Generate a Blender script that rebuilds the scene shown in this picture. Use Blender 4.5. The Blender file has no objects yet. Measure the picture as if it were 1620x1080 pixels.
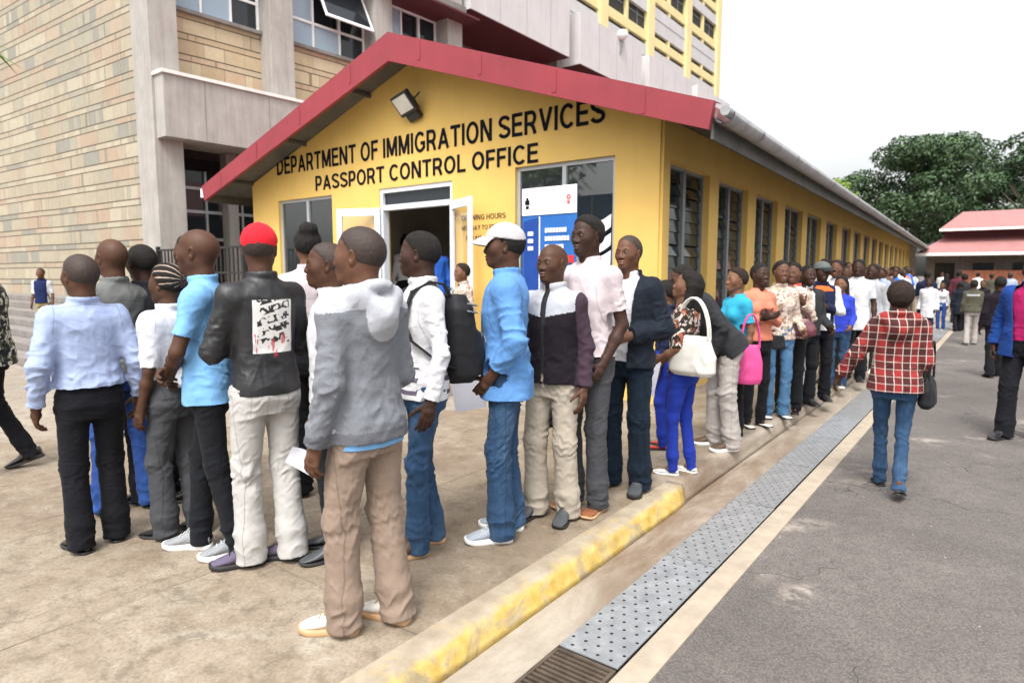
import bpy, bmesh, math, random
import numpy as np
from mathutils import Vector, Matrix
from mathutils.geometry import tessellate_polygon
random.seed(7); RNG = np.random.RandomState(7)
R = math.radians
sc = bpy.context.scene
COL = sc.collection
# ------------------------------------------------------------------ camera, sky, sun, exposure
CZ = 1.55; FPX = 1010.0; HZ = 433.0; VX = 1588.0
PITCH = math.atan((540-HZ)/FPX); YAW = math.atan((VX-810)/(FPX/math.cos(PITCH)))
cd = bpy.data.cameras.new('camera'); cam = bpy.data.objects.new('camera', cd); COL.objects.link(cam)
cd.sensor_width = 36.0; cd.lens = 36.0*FPX/1620.0; cd.dof.use_dof = True; cd.dof.focus_distance = 4.0; cd.dof.aperture_fstop = 2.4; cd.clip_start = .05; cd.clip_end = 2000
cam.location = (0, 0, CZ); cam.rotation_euler = (math.pi/2-PITCH, 0, YAW)
sc.camera = cam
FW = np.array([-math.sin(YAW)*math.cos(PITCH), math.cos(YAW)*math.cos(PITCH), -math.sin(PITCH)])
RT = np.array([math.cos(YAW), math.sin(YAW), 0.0]); UP = np.cross(RT, FW)
def ground(px, py, z=0.0):
    r = FW*FPX+RT*(px-810)+UP*(540-py); t = (z-CZ)/r[2]
    return np.array([0, 0, CZ])+r*t
def at_depth(px, py, dep):
    r = FW*FPX+RT*(px-810)+UP*(540-py)
    return np.array([0, 0, CZ])+r*dep/FPX
SUN_EL, SUN_ROT = 58.0, 200.0
w = bpy.data.worlds.new("World"); sc.world = w; w.use_nodes = True
nt = w.node_tree; nt.nodes.clear()
sky = nt.nodes.new('ShaderNodeTexSky'); sky.sky_type = 'NISHITA'; sky.sun_disc = False
sky.sun_elevation = R(SUN_EL); sky.sun_rotation = R(SUN_ROT); sky.dust_density = 6; sky.air_density = 1.3
hs = nt.nodes.new('ShaderNodeHueSaturation'); hs.inputs['Saturation'].default_value = .13; hs.inputs['Value'].default_value = 1.85
bg = nt.nodes.new('ShaderNodeBackground'); bg.inputs[1].default_value = .15
wo = nt.nodes.new('ShaderNodeOutputWorld')
nt.links.new(sky.outputs[0], hs.inputs['Color']); nt.links.new(hs.outputs[0], bg.inputs[0]); nt.links.new(bg.outputs[0], wo.inputs[0])
sd = bpy.data.lights.new('sun', 'SUN'); sd.energy = 1.5; sd.angle = R(12); sd.color = (1, .95, .88)
so = bpy.data.objects.new('sun', sd); COL.objects.link(so)
# azimuth of the sun: behind the camera, a little to its right
AZ = R(-22)      # direction TOWARDS the sun, measured from -Y towards +X
sdir = Vector((math.sin(-AZ)*math.cos(R(SUN_EL)), -math.cos(AZ)*math.cos(R(SUN_EL)), math.sin(R(SUN_EL))))
so.rotation_euler = sdir.to_track_quat('Z', 'Y').to_euler()
sky.sun_rotation = math.atan2(sdir.x, sdir.y)
sc.view_settings.view_transform = 'Standard'; sc.view_settings.look = 'None'
sc.view_settings.exposure = .30; sc.view_settings.gamma = 1
sc.cycles.max_bounces = 6
# ------------------------------------------------------------------ materials
MATS = {}
def newmat(name):
    m = bpy.data.materials.new(name); m.use_nodes = True
    return m, m.node_tree, m.node_tree.nodes['Principled BSDF']
def nd(t, typ, **kw):
    n = t.nodes.new(typ)
    for k, v in kw.items(): setattr(n, k, v)
    return n
def L(t, a, b): t.links.new(a, b)
def coord(t, kind='Object', scale=(1, 1, 1), rot=(0, 0, 0)):
    tc = nd(t, 'ShaderNodeTexCoord'); mp = nd(t, 'ShaderNodeMapping')
    mp.inputs['Scale'].default_value = scale; mp.inputs['Rotation'].default_value = rot
    L(t, tc.outputs[kind], mp.inputs[0]); return mp.outputs[0]
def noise(t, vec, scale, detail=4, rough=.6, dist=0):
    n = nd(t, 'ShaderNodeTexNoise'); n.inputs['Scale'].default_value = scale; n.inputs['Detail'].default_value = detail
    n.inputs['Roughness'].default_value = rough; n.inputs['Distortion'].default_value = dist
    L(t, vec, n.inputs['Vector']); return n.outputs['Fac']
def ramp(t, fac, stops, interp='LINEAR'):
    r = nd(t, 'ShaderNodeValToRGB'); r.color_ramp.interpolation = interp
    e = r.color_ramp.elements
    while len(e) < len(stops): e.new(.5)
    for el, (p, c) in zip(e, stops):
        el.position = p; el.color = (c if len(c) == 4 else (*c, 1)) if not isinstance(c, (int, float)) else (c, c, c, 1)
    L(t, fac, r.inputs[0]); return r.outputs[0]
def mix(t, fac, a, b, mode='MIX'):
    m = nd(t, 'ShaderNodeMix', data_type='RGBA', blend_type=mode)
    if isinstance(fac, (int, float)): m.inputs[0].default_value = fac
    else: L(t, fac, m.inputs[0])
    for v, i in ((a, 6), (b, 7)):
        if isinstance(v, (tuple, list)): m.inputs[i].default_value = (*v[:3], 1)
        else: L(t, v, m.inputs[i])
    return m.outputs[2]
def math_(t, op, a, b=None, c=None):
    m = nd(t, 'ShaderNodeMath', operation=op)
    for i, v in enumerate((a, b, c)):
        if v is None: continue
        if isinstance(v, (int, float)): m.inputs[i].default_value = v
        else: L(t, v, m.inputs[i])
    return m.outputs[0]
def bump(t, h, strength, dist, bsdf):
    b = nd(t, 'ShaderNodeBump'); b.inputs['Strength'].default_value = strength; b.inputs['Distance'].default_value = dist
    L(t, h, b.inputs['Height']); L(t, b.outputs[0], bsdf.inputs['Normal'])
def sepxyz(t, v):
    s = nd(t, 'ShaderNodeSeparateXYZ'); L(t, v, s.inputs[0]); return s.outputs
def cmbxyz(t, x, y, z):
    s = nd(t, 'ShaderNodeCombineXYZ')
    for i, v in enumerate((x, y, z)):
        if isinstance(v, (int, float)): s.inputs[i].default_value = v
        else: L(t, v, s.inputs[i])
    return s.outputs[0]
def plain(name, col, rough=.7, metal=0, var=.12, scale=6, bmp=.15, bscale=40, bdist=.003, spec=.5, streak=0):
    if name in MATS: return MATS[name]
    m, t, b = newmat(name)
    v = coord(t, 'Object')
    n = noise(t, v, scale, 5)
    lo = tuple(c*(1-var) for c in col); hi = tuple(min(1, c*(1+var)) for c in col)
    c = ramp(t, n, [(.3, lo), (.7, hi)])
    if streak:
        sv = coord(t, 'Object', (3, 3, .25)); sn = noise(t, sv, 3, 6, .7)
        c = mix(t, ramp(t, sn, [(.45, 0.0), (.75, streak)]), c, tuple(x*.45 for x in col))
    L(t, c, b.inputs['Base Color']); b.inputs['Roughness'].default_value = rough; b.inputs['Metallic'].default_value = metal
    b.inputs['Specular IOR Level'].default_value = spec
    if bmp: bump(t, noise(t, v, bscale, 4), bmp, bdist, b)
    MATS[name] = m; return m
def glassmat(name, col=(.02, .025, .03), rough=.04):
    m, t, b = newmat(name); b.inputs['Base Color'].default_value = (*col, 1); b.inputs['Roughness'].default_value = rough
    b.inputs['Specular IOR Level'].default_value = .5
    bump(t, noise(t, coord(t, 'Object'), 1.6, 2), .12, .02, b)
    MATS[name] = m; return m
# ------------------------------------------------------------------ object helpers
def tag(o, label=None, cat=None, group=None, kind=None):
    for k, v in (('label', label), ('category', cat), ('group', group), ('kind', kind)):
        if v: o[k] = v
    return o
def empty(name, loc, rz=0, label=None, cat=None, group=None):
    o = bpy.data.objects.new(name, None); COL.objects.link(o); o.location = loc; o.rotation_euler = (0, 0, rz)
    o.empty_display_size = .1
    return tag(o, label, cat, group)
class MB:
    """collects primitives into one mesh; mats = list"""
    def __init__(s): s.v = []; s.f = []; s.m = []; s.sm = []
    def add(s, vs, fs, m=0, smooth=False):
        b = len(s.v); s.v += [tuple(v) for v in vs]; s.f += [tuple(b+i for i in f) for f in fs]; s.m += [m]*len(fs); s.sm += [smooth]*len(fs)
    def box(s, x0, x1, y0, y1, z0, z1, m=0, fn=None):
        vs = [(x, y, z) for z in (z0, z1) for y in (y0, y1) for x in (x0, x1)]
        if fn: vs = [fn(*v) for v in vs]
        s.add(vs, [(0, 2, 3, 1), (4, 5, 7, 6), (0, 1, 5, 4), (2, 6, 7, 3), (0, 4, 6, 2), (1, 3, 7, 5)], m)
    def obox(s, c, ax, ay, az, m=0):   # half-extent vectors
        c, ax, ay, az = map(Vector, (c, ax, ay, az))
        vs = [c+ax*i+ay*j+az*k for k in (-1, 1) for j in (-1, 1) for i in (-1, 1)]
        s.add(vs, [(0, 2, 3, 1), (4, 5, 7, 6), (0, 1, 5, 4), (2, 6, 7, 3), (0, 4, 6, 2), (1, 3, 7, 5)], m)
    def tube(s, p0, p1, r0, r1=None, n=12, m=0, caps=True):
        r1 = r0 if r1 is None else r1
        p0 = Vector(p0); p1 = Vector(p1); d = (p1-p0).normalized()
        u = d.orthogonal().normalized(); v = d.cross(u)
        vs = []
        for p, r in ((p0, r0), (p1, r1)):
            for i in range(n):
                a = 2*math.pi*i/n; vs.append(p+u*math.cos(a)*r+v*math.sin(a)*r)
        fs = [(i, (i+1) % n, n+(i+1) % n, n+i) for i in range(n)]
        s.add(vs, fs, m, True)
        if caps: s.add(vs, [tuple(range(n-1, -1, -1)), tuple(range(n, 2*n))], m)
    def path(s, pts, r, n=8, m=0):
        for a, b in zip(pts[:-1], pts[1:]): s.tube(a, b, r, r, n, m)
    def sheet(s, pts, m=0): s.add(pts, [tuple(range(len(pts)))], m)
    def ellipsoid(s, c, r, m=0, nu=16, nv=10, rot=None):
        vs = []; fs = []
        for j in range(nv+1):
            t = math.pi*j/nv
            for i in range(nu):
                a = 2*math.pi*i/nu
                p = Vector((math.sin(t)*math.cos(a)*r[0], math.sin(t)*math.sin(a)*r[1], math.cos(t)*r[2]))
                if rot: p = rot @ p
                vs.append(Vector(c)+p)
        for j in range(nv):
            for i in range(nu):
                a, b = j*nu+i, j*nu+(i+1) % nu
                fs.append((a, a+nu, b+nu, b))
        s.add(vs, fs, m, True)
    def poly(s, outer, holes, fn, w0, w1, m=0, mside=None):
        """flat 2D polygon with holes, extruded between w0 and w1; fn(u,v,w)->xyz"""
        loops = [outer]+list(holes); flat = [p for lp in loops for p in lp]
        tris = tessellate_polygon([[Vector((u, v, 0)) for u, v in lp] for lp in loops])
        n = len(flat)
        vs = [fn(u, v, w0) for u, v in flat]+[fn(u, v, w1) for u, v in flat]
        s.add(vs, [tuple(t) for t in tris]+[tuple(n+i for i in reversed(t)) for t in tris], m)
        b = 0
        for lp in loops:
            k = len(lp)
            s.add([vs[b+i] for i in range(k)]+[vs[n+b+i] for i in range(k)], [(i, (i+1) % k, k+(i+1) % k, k+i) for i in range(k)], m if mside is None else mside)
            b += k
    def build(s, name, mats, parent=None, bevel=0, origin=None):
        me = bpy.data.meshes.new(name)
        org = Vector(origin) if origin is not None else Vector((0, 0, 0))
        me.from_pydata([Vector(v)-org for v in s.v], [], s.f)
        if not isinstance(mats, (list, tuple)): mats = [mats]
        for mt in mats: me.materials.append(mt)
        me.polygons.foreach_set('material_index', s.m); me.polygons.foreach_set('use_smooth', s.sm)
        bm = bmesh.new(); bm.from_mesh(me); bmesh.ops.remove_doubles(bm, verts=bm.verts, dist=1e-5) if bevel else None
        bmesh.ops.recalc_face_normals(bm, faces=bm.faces); bm.to_mesh(me); bm.free()
        me.update()
        o = bpy.data.objects.new(name, me); COL.objects.link(o); o.location = org
        if parent:
            o.parent = parent
        if bevel:
            md = o.modifiers.new('b', 'BEVEL'); md.width = bevel; md.segments = 2; md.limit_method = 'ANGLE'
        return o
def copytree(o, parent=None):
    c = o.copy(); COL.objects.link(c); c.parent = parent
    for ch in o.children: copytree(ch, c)
    return c
def rect(a, b, c, d): return [(a, c), (b, c), (b, d), (a, d)]
# ------------------------------------------------------------------ setting materials
def ground_mat():
    m, t, b = newmat('pavement_concrete'); v = coord(t, 'Object')
    big = noise(t, v, .55, 5, .62, .4); mid = noise(t, v, 2.6, 8, .7, .6); fine = noise(t, v, 60, 3, .7)
    c = ramp(t, big, [(.3, (.155, .115, .080)), (.46, (.25, .198, .143)), (.6, (.325, .27, .203)), (.75, (.40, .35, .277))])
    c = mix(t, ramp(t, mid, [(.36, .6), (.55, 0.0)]), c, (.20, .15, .10))
    c = mix(t, ramp(t, mid, [(.56, 0.0), (.72, .45)]), c, (.40, .355, .285))
    c = mix(t, ramp(t, noise(t, v, 1.1, 3, .5, 1), [(.6, 0.0), (.7, .35)]), c, (.44, .45, .38))
    s = sepxyz(t, v)
    # paler slab towards the entrance
    d = math_(t, 'ADD', math_(t, 'MULTIPLY', math_(t, 'ADD', s[0], 6.9), -.84), math_(t, 'MULTIPLY', math_(t, 'ADD', s[1], -2.2), .54))
    c = mix(t, ramp(t, math_(t, 'ADD', d, .5), [(.47, 0.0), (.53, .5)]), c, (.37, .335, .285))
    # slab joints, slightly wandering
    wob = math_(t, 'MULTIPLY', math_(t, 'ADD', noise(t, v, 2.0, 4), -.5), .09)
    def joint(co, pitch, off, wd):
        f = math_(t, 'FRACT', math_(t, 'DIVIDE', math_(t, 'ADD', math_(t, 'ADD', co, wob), off), pitch))
        return math_(t, 'LESS_THAN', math_(t, 'ABSOLUTE', math_(t, 'ADD', f, -.5)), wd/pitch)
    j = math_(t, 'MAXIMUM', joint(s[0], 1.55, .87, .006), joint(s[1], 1.45, .35, .006))
    j = math_(t, 'MULTIPLY', j, ramp(t, noise(t, v, 1.3, 3), [(.35, .15), (.6, .9)]))
    c = mix(t, j, c, (.10, .075, .05))
    vor = nd(t, 'ShaderNodeTexVoronoi', feature='DISTANCE_TO_EDGE'); vor.inputs['Scale'].default_value = .45
    vv = nd(t, 'ShaderNodeVectorMath', operation='ADD'); L(t, v, vv.inputs[0])
    nz = nd(t, 'ShaderNodeTexNoise'); nz.inputs['Scale'].default_value = 2.2; L(t, v, nz.inputs['Vector']); vs_ = nd(t, 'ShaderNodeVectorMath', operation='SCALE'); vs_.inputs['Scale'].default_value = .35; nz.inputs['Detail'].default_value = 6; L(t, nz.outputs['Color'], vs_.inputs[0]); L(t, vs_.outputs[0], vv.inputs[1]); L(t, vv.outputs[0], vor.inputs['Vector'])
    cr = math_(t, 'MULTIPLY', math_(t, 'LESS_THAN', vor.outputs[0], .0022), ramp(t, noise(t, v, .5, 2), [(.5, 0.0), (.6, .28)]))
    c = mix(t, cr, c, (.08, .06, .04))
    st1 = noise(t, v, 7, 9, .8, .3); c = mix(t, ramp(t, st1, [(.38, .65), (.5, 0.0)]), c, (.11, .085, .06)); c = mix(t, ramp(t, st1, [(.55, 0.0), (.66, .4)]), c, (.46, .42, .35))
    c = mix(t, ramp(t, fine, [(.3, .5), (.6, 0.0)]), c, (.11, .085, .06))
    sp = nd(t, 'ShaderNodeTexVoronoi'); sp.inputs['Scale'].default_value = 16; L(t, v, sp.inputs['Vector']); c = mix(t, math_(t, 'MULTIPLY', math_(t, 'LESS_THAN', sp.outputs['Distance'], .055), .7), c, (.07, .055, .04))
    L(t, c, b.inputs['Base Color'])
    L(t, ramp(t, mid, [(.35, .55), (.6, .85)]), b.inputs['Roughness'])
    bump(t, math_(t, 'ADD', fine, math_(t, 'MULTIPLY', mid, 1.5)), .35, .006, b)
    return m
def asphalt_mat():
    m, t, b = newmat('asphalt'); v = coord(t, 'Object')
    vo = nd(t, 'ShaderNodeTexVoronoi'); vo.inputs['Scale'].default_value = 85; L(t, v, vo.inputs['Vector'])
    big = noise(t, v, .5, 6, .65, .5); f2 = noise(t, v, 9, 6, .75); pt = noise(t, v, .9, 3, .5, .8)
    c = ramp(t, big, [(.32, (.080, .068, .061)), (.5, (.122, .106, .096)), (.7, (.18, .158, .144))])
    c = mix(t, ramp(t, f2, [(.3, .5), (.6, 0.0)]), c, (.07, .062, .06))
    c = mix(t, ramp(t, vo.outputs['Distance'], [(.08, .32), (.35, 0.0)]), c, (.36, .33, .31))
    c = mix(t, ramp(t, vo.outputs['Distance'], [(.45, 0.0), (.8, .5)]), c, (.05, .045, .045))
    c = mix(t, math_(t, 'MULTIPLY', ramp(t, pt, [(.60, 0.0), (.68, .6)]), ramp(t, f2, [(.42, 0.0), (.6, 1.0)])), c, (.40, .35, .29))
    vc = nd(t, 'ShaderNodeTexVoronoi'); vc.inputs['Scale'].default_value = 7; L(t, v, vc.inputs['Vector'])
    c = mix(t, math_(t, 'LESS_THAN', vc.outputs['Distance'], .035), c, (.55, .5, .46))
    ve = nd(t, 'ShaderNodeTexVoronoi', feature='DISTANCE_TO_EDGE'); ve.inputs['Scale'].default_value = .7
    vv = nd(t, 'ShaderNodeVectorMath', operation='ADD'); L(t, v, vv.inputs[0])
    nz = nd(t, 'ShaderNodeTexNoise'); nz.inputs['Scale'].default_value = 3.2; L(t, v, nz.inputs['Vector']); L(t, nz.outputs['Color'], vv.inputs[1]); L(t, vv.outputs[0], ve.inputs['Vector'])
    cr = math_(t, 'MULTIPLY', math_(t, 'LESS_THAN', ve.outputs[0], .006), ramp(t, noise(t, v, .7, 2), [(.48, 0.0), (.56, .8)]))
    c = mix(t, cr, c, (.03, .027, .025))
    L(t, c, b.inputs['Base Color']); b.inputs['Roughness'].default_value = .82
    bump(t, math_(t, 'ADD', vo.outputs['Distance'], f2), .55, .006, b)
    return m
def gutter_mat():
    m, t, b = newmat('gutter_concrete'); v = coord(t, 'Object')
    mid = noise(t, coord(t, 'Object', (1, .35, 1)), 3.5, 7, .7, .5); s = sepxyz(t, v)
    c = ramp(t, mid, [(.3, (.20, .165, .125)), (.5, (.30, .26, .21)), (.7, (.41, .365, .305))])
    # muddy stretch where water stands, about 3 to 6 m along
    st = math_(t, 'MULTIPLY', ramp(t, math_(t, 'DIVIDE', s[1], 12.0), [(.20, 0.0), (.27, 1.0), (.45, .9), (.6, .35)]), ramp(t, mid, [(.36, 1.0), (.62, .25)]))
    c = mix(t, st, c, (.15, .095, .06))
    c = mix(t, ramp(t, noise(t, v, 40, 3), [(.3, .3), (.6, 0.0)]), c, (.25, .2, .14))
    L(t, c, b.inputs['Base Color']); b.inputs['Roughness'].default_value = .7
    bump(t, noise(t, v, 30, 5), .4, .006, b); return m
def kerb_paint():
    m, t, b = newmat('kerb_paint'); v = coord(t, 'Object')
    w_ = noise(t, coord(t, 'Object', (1, .6, 1)), 5, 8, .75, .6); s = sepxyz(t, v)
    con = ramp(t, noise(t, v, 6, 6), [(.3, (.22, .18, .135)), (.7, (.38, .33, .26))])
    yel = ramp(t, noise(t, v, 11, 5), [(.3, (.42, .27, .04)), (.7, (.60, .45, .16))])
    # paint rubbed off towards the top edge and in patches
    top = ramp(t, math_(t, 'ADD', s[2], math_(t, 'MULTIPLY', math_(t, 'ADD', w_, -.5), .16)), [(0, 0.0), (1, 1.0)])
    zz = math_(t, 'ADD', s[2], math_(t, 'MULTIPLY', math_(t, 'ADD', w_, -.5), .10))
    fac = math_(t, 'MAXIMUM', ramp(t, math_(t, 'ADD', math_(t, 'MULTIPLY', zz, 6), 1.0), [(.84, 0.0), (1.0, .95)]), ramp(t, w_, [(.51, 0.0), (.60, .8)]))
    c = mix(t, fac, yel, con)
    L(t, c, b.inputs['Base Color']); b.inputs['Roughness'].default_value = .6
    bump(t, math_(t, 'ADD', w_, noise(t, v, 45, 3)), .35, .006, b); return m
def plate_mat():
    m, t, b = newmat('drain_plate_steel'); v = coord(t, 'Object'); s = sepxyz(t, v)
    P = .062
    row = math_(t, 'FLOOR', math_(t, 'DIVIDE', s[1], P))
    xo = math_(t, 'ADD', math_(t, 'DIVIDE', s[0], P*1.05), math_(t, 'MULTIPLY', math_(t, 'MODULO', math_(t, 'ABSOLUTE', row), 2), .5))
    fx = math_(t, 'MULTIPLY', math_(t, 'ADD', math_(t, 'FRACT', xo), -.5), P*1.05); fy = math_(t, 'MULTIPLY', math_(t, 'ADD', math_(t, 'FRACT', math_(t, 'DIVIDE', s[1], P)), -.5), P)
    d = math_(t, 'SQRT', math_(t, 'ADD', math_(t, 'MULTIPLY', fx, fx), math_(t, 'MULTIPLY', fy, fy)))
    hole = math_(t, 'LESS_THAN', d, .0082)
    n = noise(t, v, 9, 7, .7, .5); n2 = noise(t, coord(t, 'Object', (1, .3, 1)), 30, 4)
    c = ramp(t, n, [(.3, (.15, .16, .17)), (.55, (.24, .25, .26)), (.72, (.35, .355, .36))])
    c = mix(t, ramp(t, n2, [(.35, .4), (.6, 0.0)]), c, (.2, .22, .24))
    c = mix(t, ramp(t, noise(t, v, 3, 5), [(.62, 0.0), (.75, .5)]), c, (.40, .33, .25))
    oi = nd(t, 'ShaderNodeObjectInfo'); c = mix(t, math_(t, 'MULTIPLY', oi.outputs['Random'], .45), c, (.16, .14, .12))
    c = mix(t, hole, c, (.012, .011, .01))
    L(t, c, b.inputs['Base Color']); L(t, ramp(t, hole, [(0, .0), (1, .0)]), b.inputs['Metallic'])
    b.inputs['Metallic'].default_value = 0; b.inputs['Roughness'].default_value = .5
    bump(t, math_(t, 'ADD', math_(t, 'MULTIPLY', hole, -2.0), n2), .4, .004, b); return m
def stone_mat(name, axis, cs):
    """coursed rubble: tall and low courses alternate; axis = horizontal coordinate 0=x 1=y"""
    m, t, b = newmat(name); v = coord(t, 'Object'); s = sepxyz(t, v)
    cols, P = cs, .46
    u = s[axis]; z = s[2]
    zz = math_(t, 'ADD', z, math_(t, 'MULTIPLY', math_(t, 'ADD', noise(t, v, .35, 1), -.5), .05))
    c0 = math_(t, 'DIVIDE', zz, P); row = math_(t, 'FLOOR', c0); f = math_(t, 'FRACT', c0)
    low = math_(t, 'GREATER_THAN', f, .70)
    rowid = math_(t, 'ADD', math_(t, 'MULTIPLY', row, 2), low)
    wn = nd(t, 'ShaderNodeTexWhiteNoise', noise_dimensions='1D'); L(t, rowid, wn.inputs['W'])
    off = math_(t, 'MULTIPLY', wn.outputs['Value'], 7)
    width = math_(t, 'ADD', math_(t, 'MULTIPLY', low, .2), .58)
    # stretch each course with slow 1D noise so stones have unequal lengths
    n1 = nd(t, 'ShaderNodeTexNoise', noise_dimensions='2D'); n1.inputs['Scale'].default_value = 1.0; n1.inputs['Detail'].default_value = 1
    L(t, cmbxyz(t, math_(t, 'MULTIPLY', u, 1.7), math_(t, 'MULTIPLY', rowid, 5.37), 0), n1.inputs['Vector'])
    cu = math_(t, 'ADD', math_(t, 'ADD', math_(t, 'DIVIDE', u, width), off), math_(t, 'MULTIPLY', n1.outputs['Fac'], 3.2))
    ci = math_(t, 'FLOOR', cu); fu = math_(t, 'FRACT', cu)
    w2 = nd(t, 'ShaderNodeTexWhiteNoise', noise_dimensions='2D'); L(t, cmbxyz(t, ci, rowid, 0), w2.inputs['Vector'])
    c = ramp(t, w2.outputs['Value'], [(i/len(cols), k) for i, k in enumerate(cols)], 'CONSTANT')
    c = mix(t, .35, c, ramp(t, noise(t, v, 5, 6, .7), [(.3, (.35, .32, .28)), (.7, (.62, .60, .56))]), 'OVERLAY')
    c = mix(t, .18, c, cols[0])
    mz = math_(t, 'MAXIMUM', math_(t, 'LESS_THAN', f, .06), math_(t, 'LESS_THAN', math_(t, 'ABSOLUTE', math_(t, 'ADD', f, -.725)), .027))
    mu = math_(t, 'MULTIPLY', math_(t, 'LESS_THAN', fu, .032), .75)
    c = mix(t, mz, c, (.10, .075, .05)); c = mix(t, math_(t, 'MULTIPLY', mu, .8), c, (.15, .12, .085))
    L(t, c, b.inputs['Base Color']); b.inputs['Roughness'].default_value = .85
    h = math_(t, 'SUBTRACT', math_(t, 'MULTIPLY', noise(t, v, 14, 6, .7), .6), math_(t, 'MAXIMUM', mz, mu))
    bump(t, h, .8, .025, b); return m
M = {}
M['pave'] = ground_mat(); M['asphalt'] = asphalt_mat(); M['gutterc'] = gutter_mat(); M['kerbp'] = kerb_paint(); M['plate'] = plate_mat()
M['stone'] = stone_mat('coursed_stone', 0, [(.34, .30, .225), (.37, .325, .245), (.31, .285, .225), (.36, .27, .20), (.41, .37, .29), (.23, .23, .205), (.35, .31, .235), (.38, .305, .23), (.31, .295, .24), (.39, .345, .26)])
M['stone2'] = stone_mat('coursed_stone_side', 1, [(.48, .38, .25), (.52, .42, .28), (.45, .34, .22), (.50, .36, .25), (.55, .46, .32), (.46, .38, .27)])
M['conc'] = plain('precast_concrete', (.36, .335, .31), .8, var=.12, scale=2.2, streak=.5)
M['concdark'] = plain('weathered_concrete', (.21, .19, .175), .85, var=.16, scale=2.5, streak=.5)
M['conclight'] = plain('white_coping', (.74, .71, .67), .7, var=.08, scale=4, streak=.3)
M['strip'] = plain('concrete_edging', (.34, .285, .22), .8, var=.15, scale=9, bmp=.3)
M['yellow'] = plain('yellow_wall_paint', (.69, .455, .13), .7, var=.06, scale=1.2, bmp=.25, bscale=90, bdist=.002, streak=.07, spec=.3)
M['red'] = plain('red_sheet_metal', (.25, .026, .038), .5, var=.12, scale=1.5, bmp=.25, bscale=2.5, bdist=.02, streak=.2)
M['redroof'] = plain('faded_red_roof', (.33, .155, .15), .6, var=.12, scale=2)
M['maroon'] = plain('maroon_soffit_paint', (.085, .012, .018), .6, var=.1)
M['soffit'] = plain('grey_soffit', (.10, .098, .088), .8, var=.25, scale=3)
M['gutter'] = plain('galvanised_gutter', (.36, .36, .37), .45, .3, var=.2, scale=5, streak=.4)
M['alu'] = plain('aluminium_frame', (.42, .44, .46), .4, .2, var=.06)
M['aludark'] = plain('weathered_steel_frame', (.22, .24, .25), .5, .2, var=.12)
M['white'] = plain('white_paint', (.80, .80, .80), .5, var=.05)
M['doorwhite'] = plain('pale_blue_door_paint', (.62, .66, .72), .45, var=.05)
M['black'] = plain('black_metal', (.018, .018, .02), .45, var=.2)
M['dark'] = plain('dark_interior', (.035, .033, .03), .9, var=.3)
M['innerw'] = plain('interior_wall', (.30, .27, .22), .9, var=.1)
M['letters'] = plain('black_lettering', (.006, .006, .012), .7, var=.1, bmp=0, spec=.1)
M['glass'] = glassmat('window_glass'); M['glassb'] = glassmat('blue_sky_glass', (.30, .38, .46), .12)
M['rust'] = plain('rusty_grating_steel', (.10, .075, .055), .6, .3, var=.4, scale=12)
M['towery'] = plain('pale_yellow_tower', (.74, .62, .31), .7, var=.06, scale=1)
M['towerl'] = plain('grey_spandrel', (.56, .54, .54), .8, var=.06, scale=1, streak=.2)
M['lens'] = plain('floodlight_lens', (.62, .60, .55), .25, var=.1)
# ------------------------------------------------------------------ ground
KX = -1.78; RZ = -.13
def structure(mb, name, mats): o = mb.build(name, mats); return tag(o, kind='structure')
g = MB(); g.add([(-70, -8, 0), (KX-.10, -8, 0), (KX-.10, 70, 0), (-70, 70, 0)], [(0, 1, 2, 3)]); structure(g, 'pavement', M['pave'])
g = MB(); g.add([(-400, -60, RZ-.06), (400, -60, RZ-.06), (400, 500, RZ-.06), (-400, 500, RZ-.06)], [(0, 1, 2, 3)]); structure(g, 'ground', M['asphalt'])
g = MB(); g.add([(-1.06, -8, RZ), (40, -8, RZ), (40, 120, RZ), (-1.06, 120, RZ)], [(0, 1, 2, 3)]); structure(g, 'road', M['asphalt'])
# concrete drain channel beside the kerb
g = MB(); g.add([(KX+.02, -8, RZ+.002), (-1.50, -8, RZ+.002), (-1.50, 70, RZ+.002), (KX+.02, 70, RZ+.002)], [(0, 1, 2, 3)]); structure(g, 'gutter_channel', M['gutterc'])
g = MB(); g.box(-1.185, -1.055, -8, 70, RZ-.05, RZ+.008); structure(g, 'edging_strip', M['strip'])
# kerb: rounded profile swept along Y
def kerb(y0, y1, dx, mat, name, ny, wob=.006, zt=0.003, endcap=0):
    prof = [(-.13, zt), (-.045, zt), (-.018, zt-.006), (.002, zt-.022), (.012, zt-.05), (.028, zt-.10), (.045, RZ+.001), (-.13, RZ+.001)]
    mb = MB(); rows = []
    rr = random.Random(3)
    for i in range(ny+1):
        y = y0+(y1-y0)*i/ny; row = []
        e = 1.0
        if endcap: e = min(1, max(0, (y1-y)/endcap))**.5*.35+.65
        for j, (a, z) in enumerate(prof):
            row.append((KX+dx+a*(e if 0 < j < 7 else 1)+rr.uniform(-wob, wob)*(0 < j < 6), y, z+rr.uniform(-wob, wob)*.5*(1 < j < 6)))
        rows.append(row)
    n = len(prof); vs = [p for r_ in rows for p in r_]
    fs = [(i*n+j, i*n+j+1, (i+1)*n+j+1, (i+1)*n+j) for i in range(ny) for j in range(n-1)]
    fs += [tuple(range(n)), tuple(ny*n+j for j in range(n))]
    mb.add(vs, fs, 0, True)
    return structure(mb, name, mat)
kerb(-6, 4.42, 0, M['kerbp'], 'painted_kerb', 150, endcap=.2)
kerb(4.425, 60, -.02, M['gutterc'], 'kerb', 300)
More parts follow.
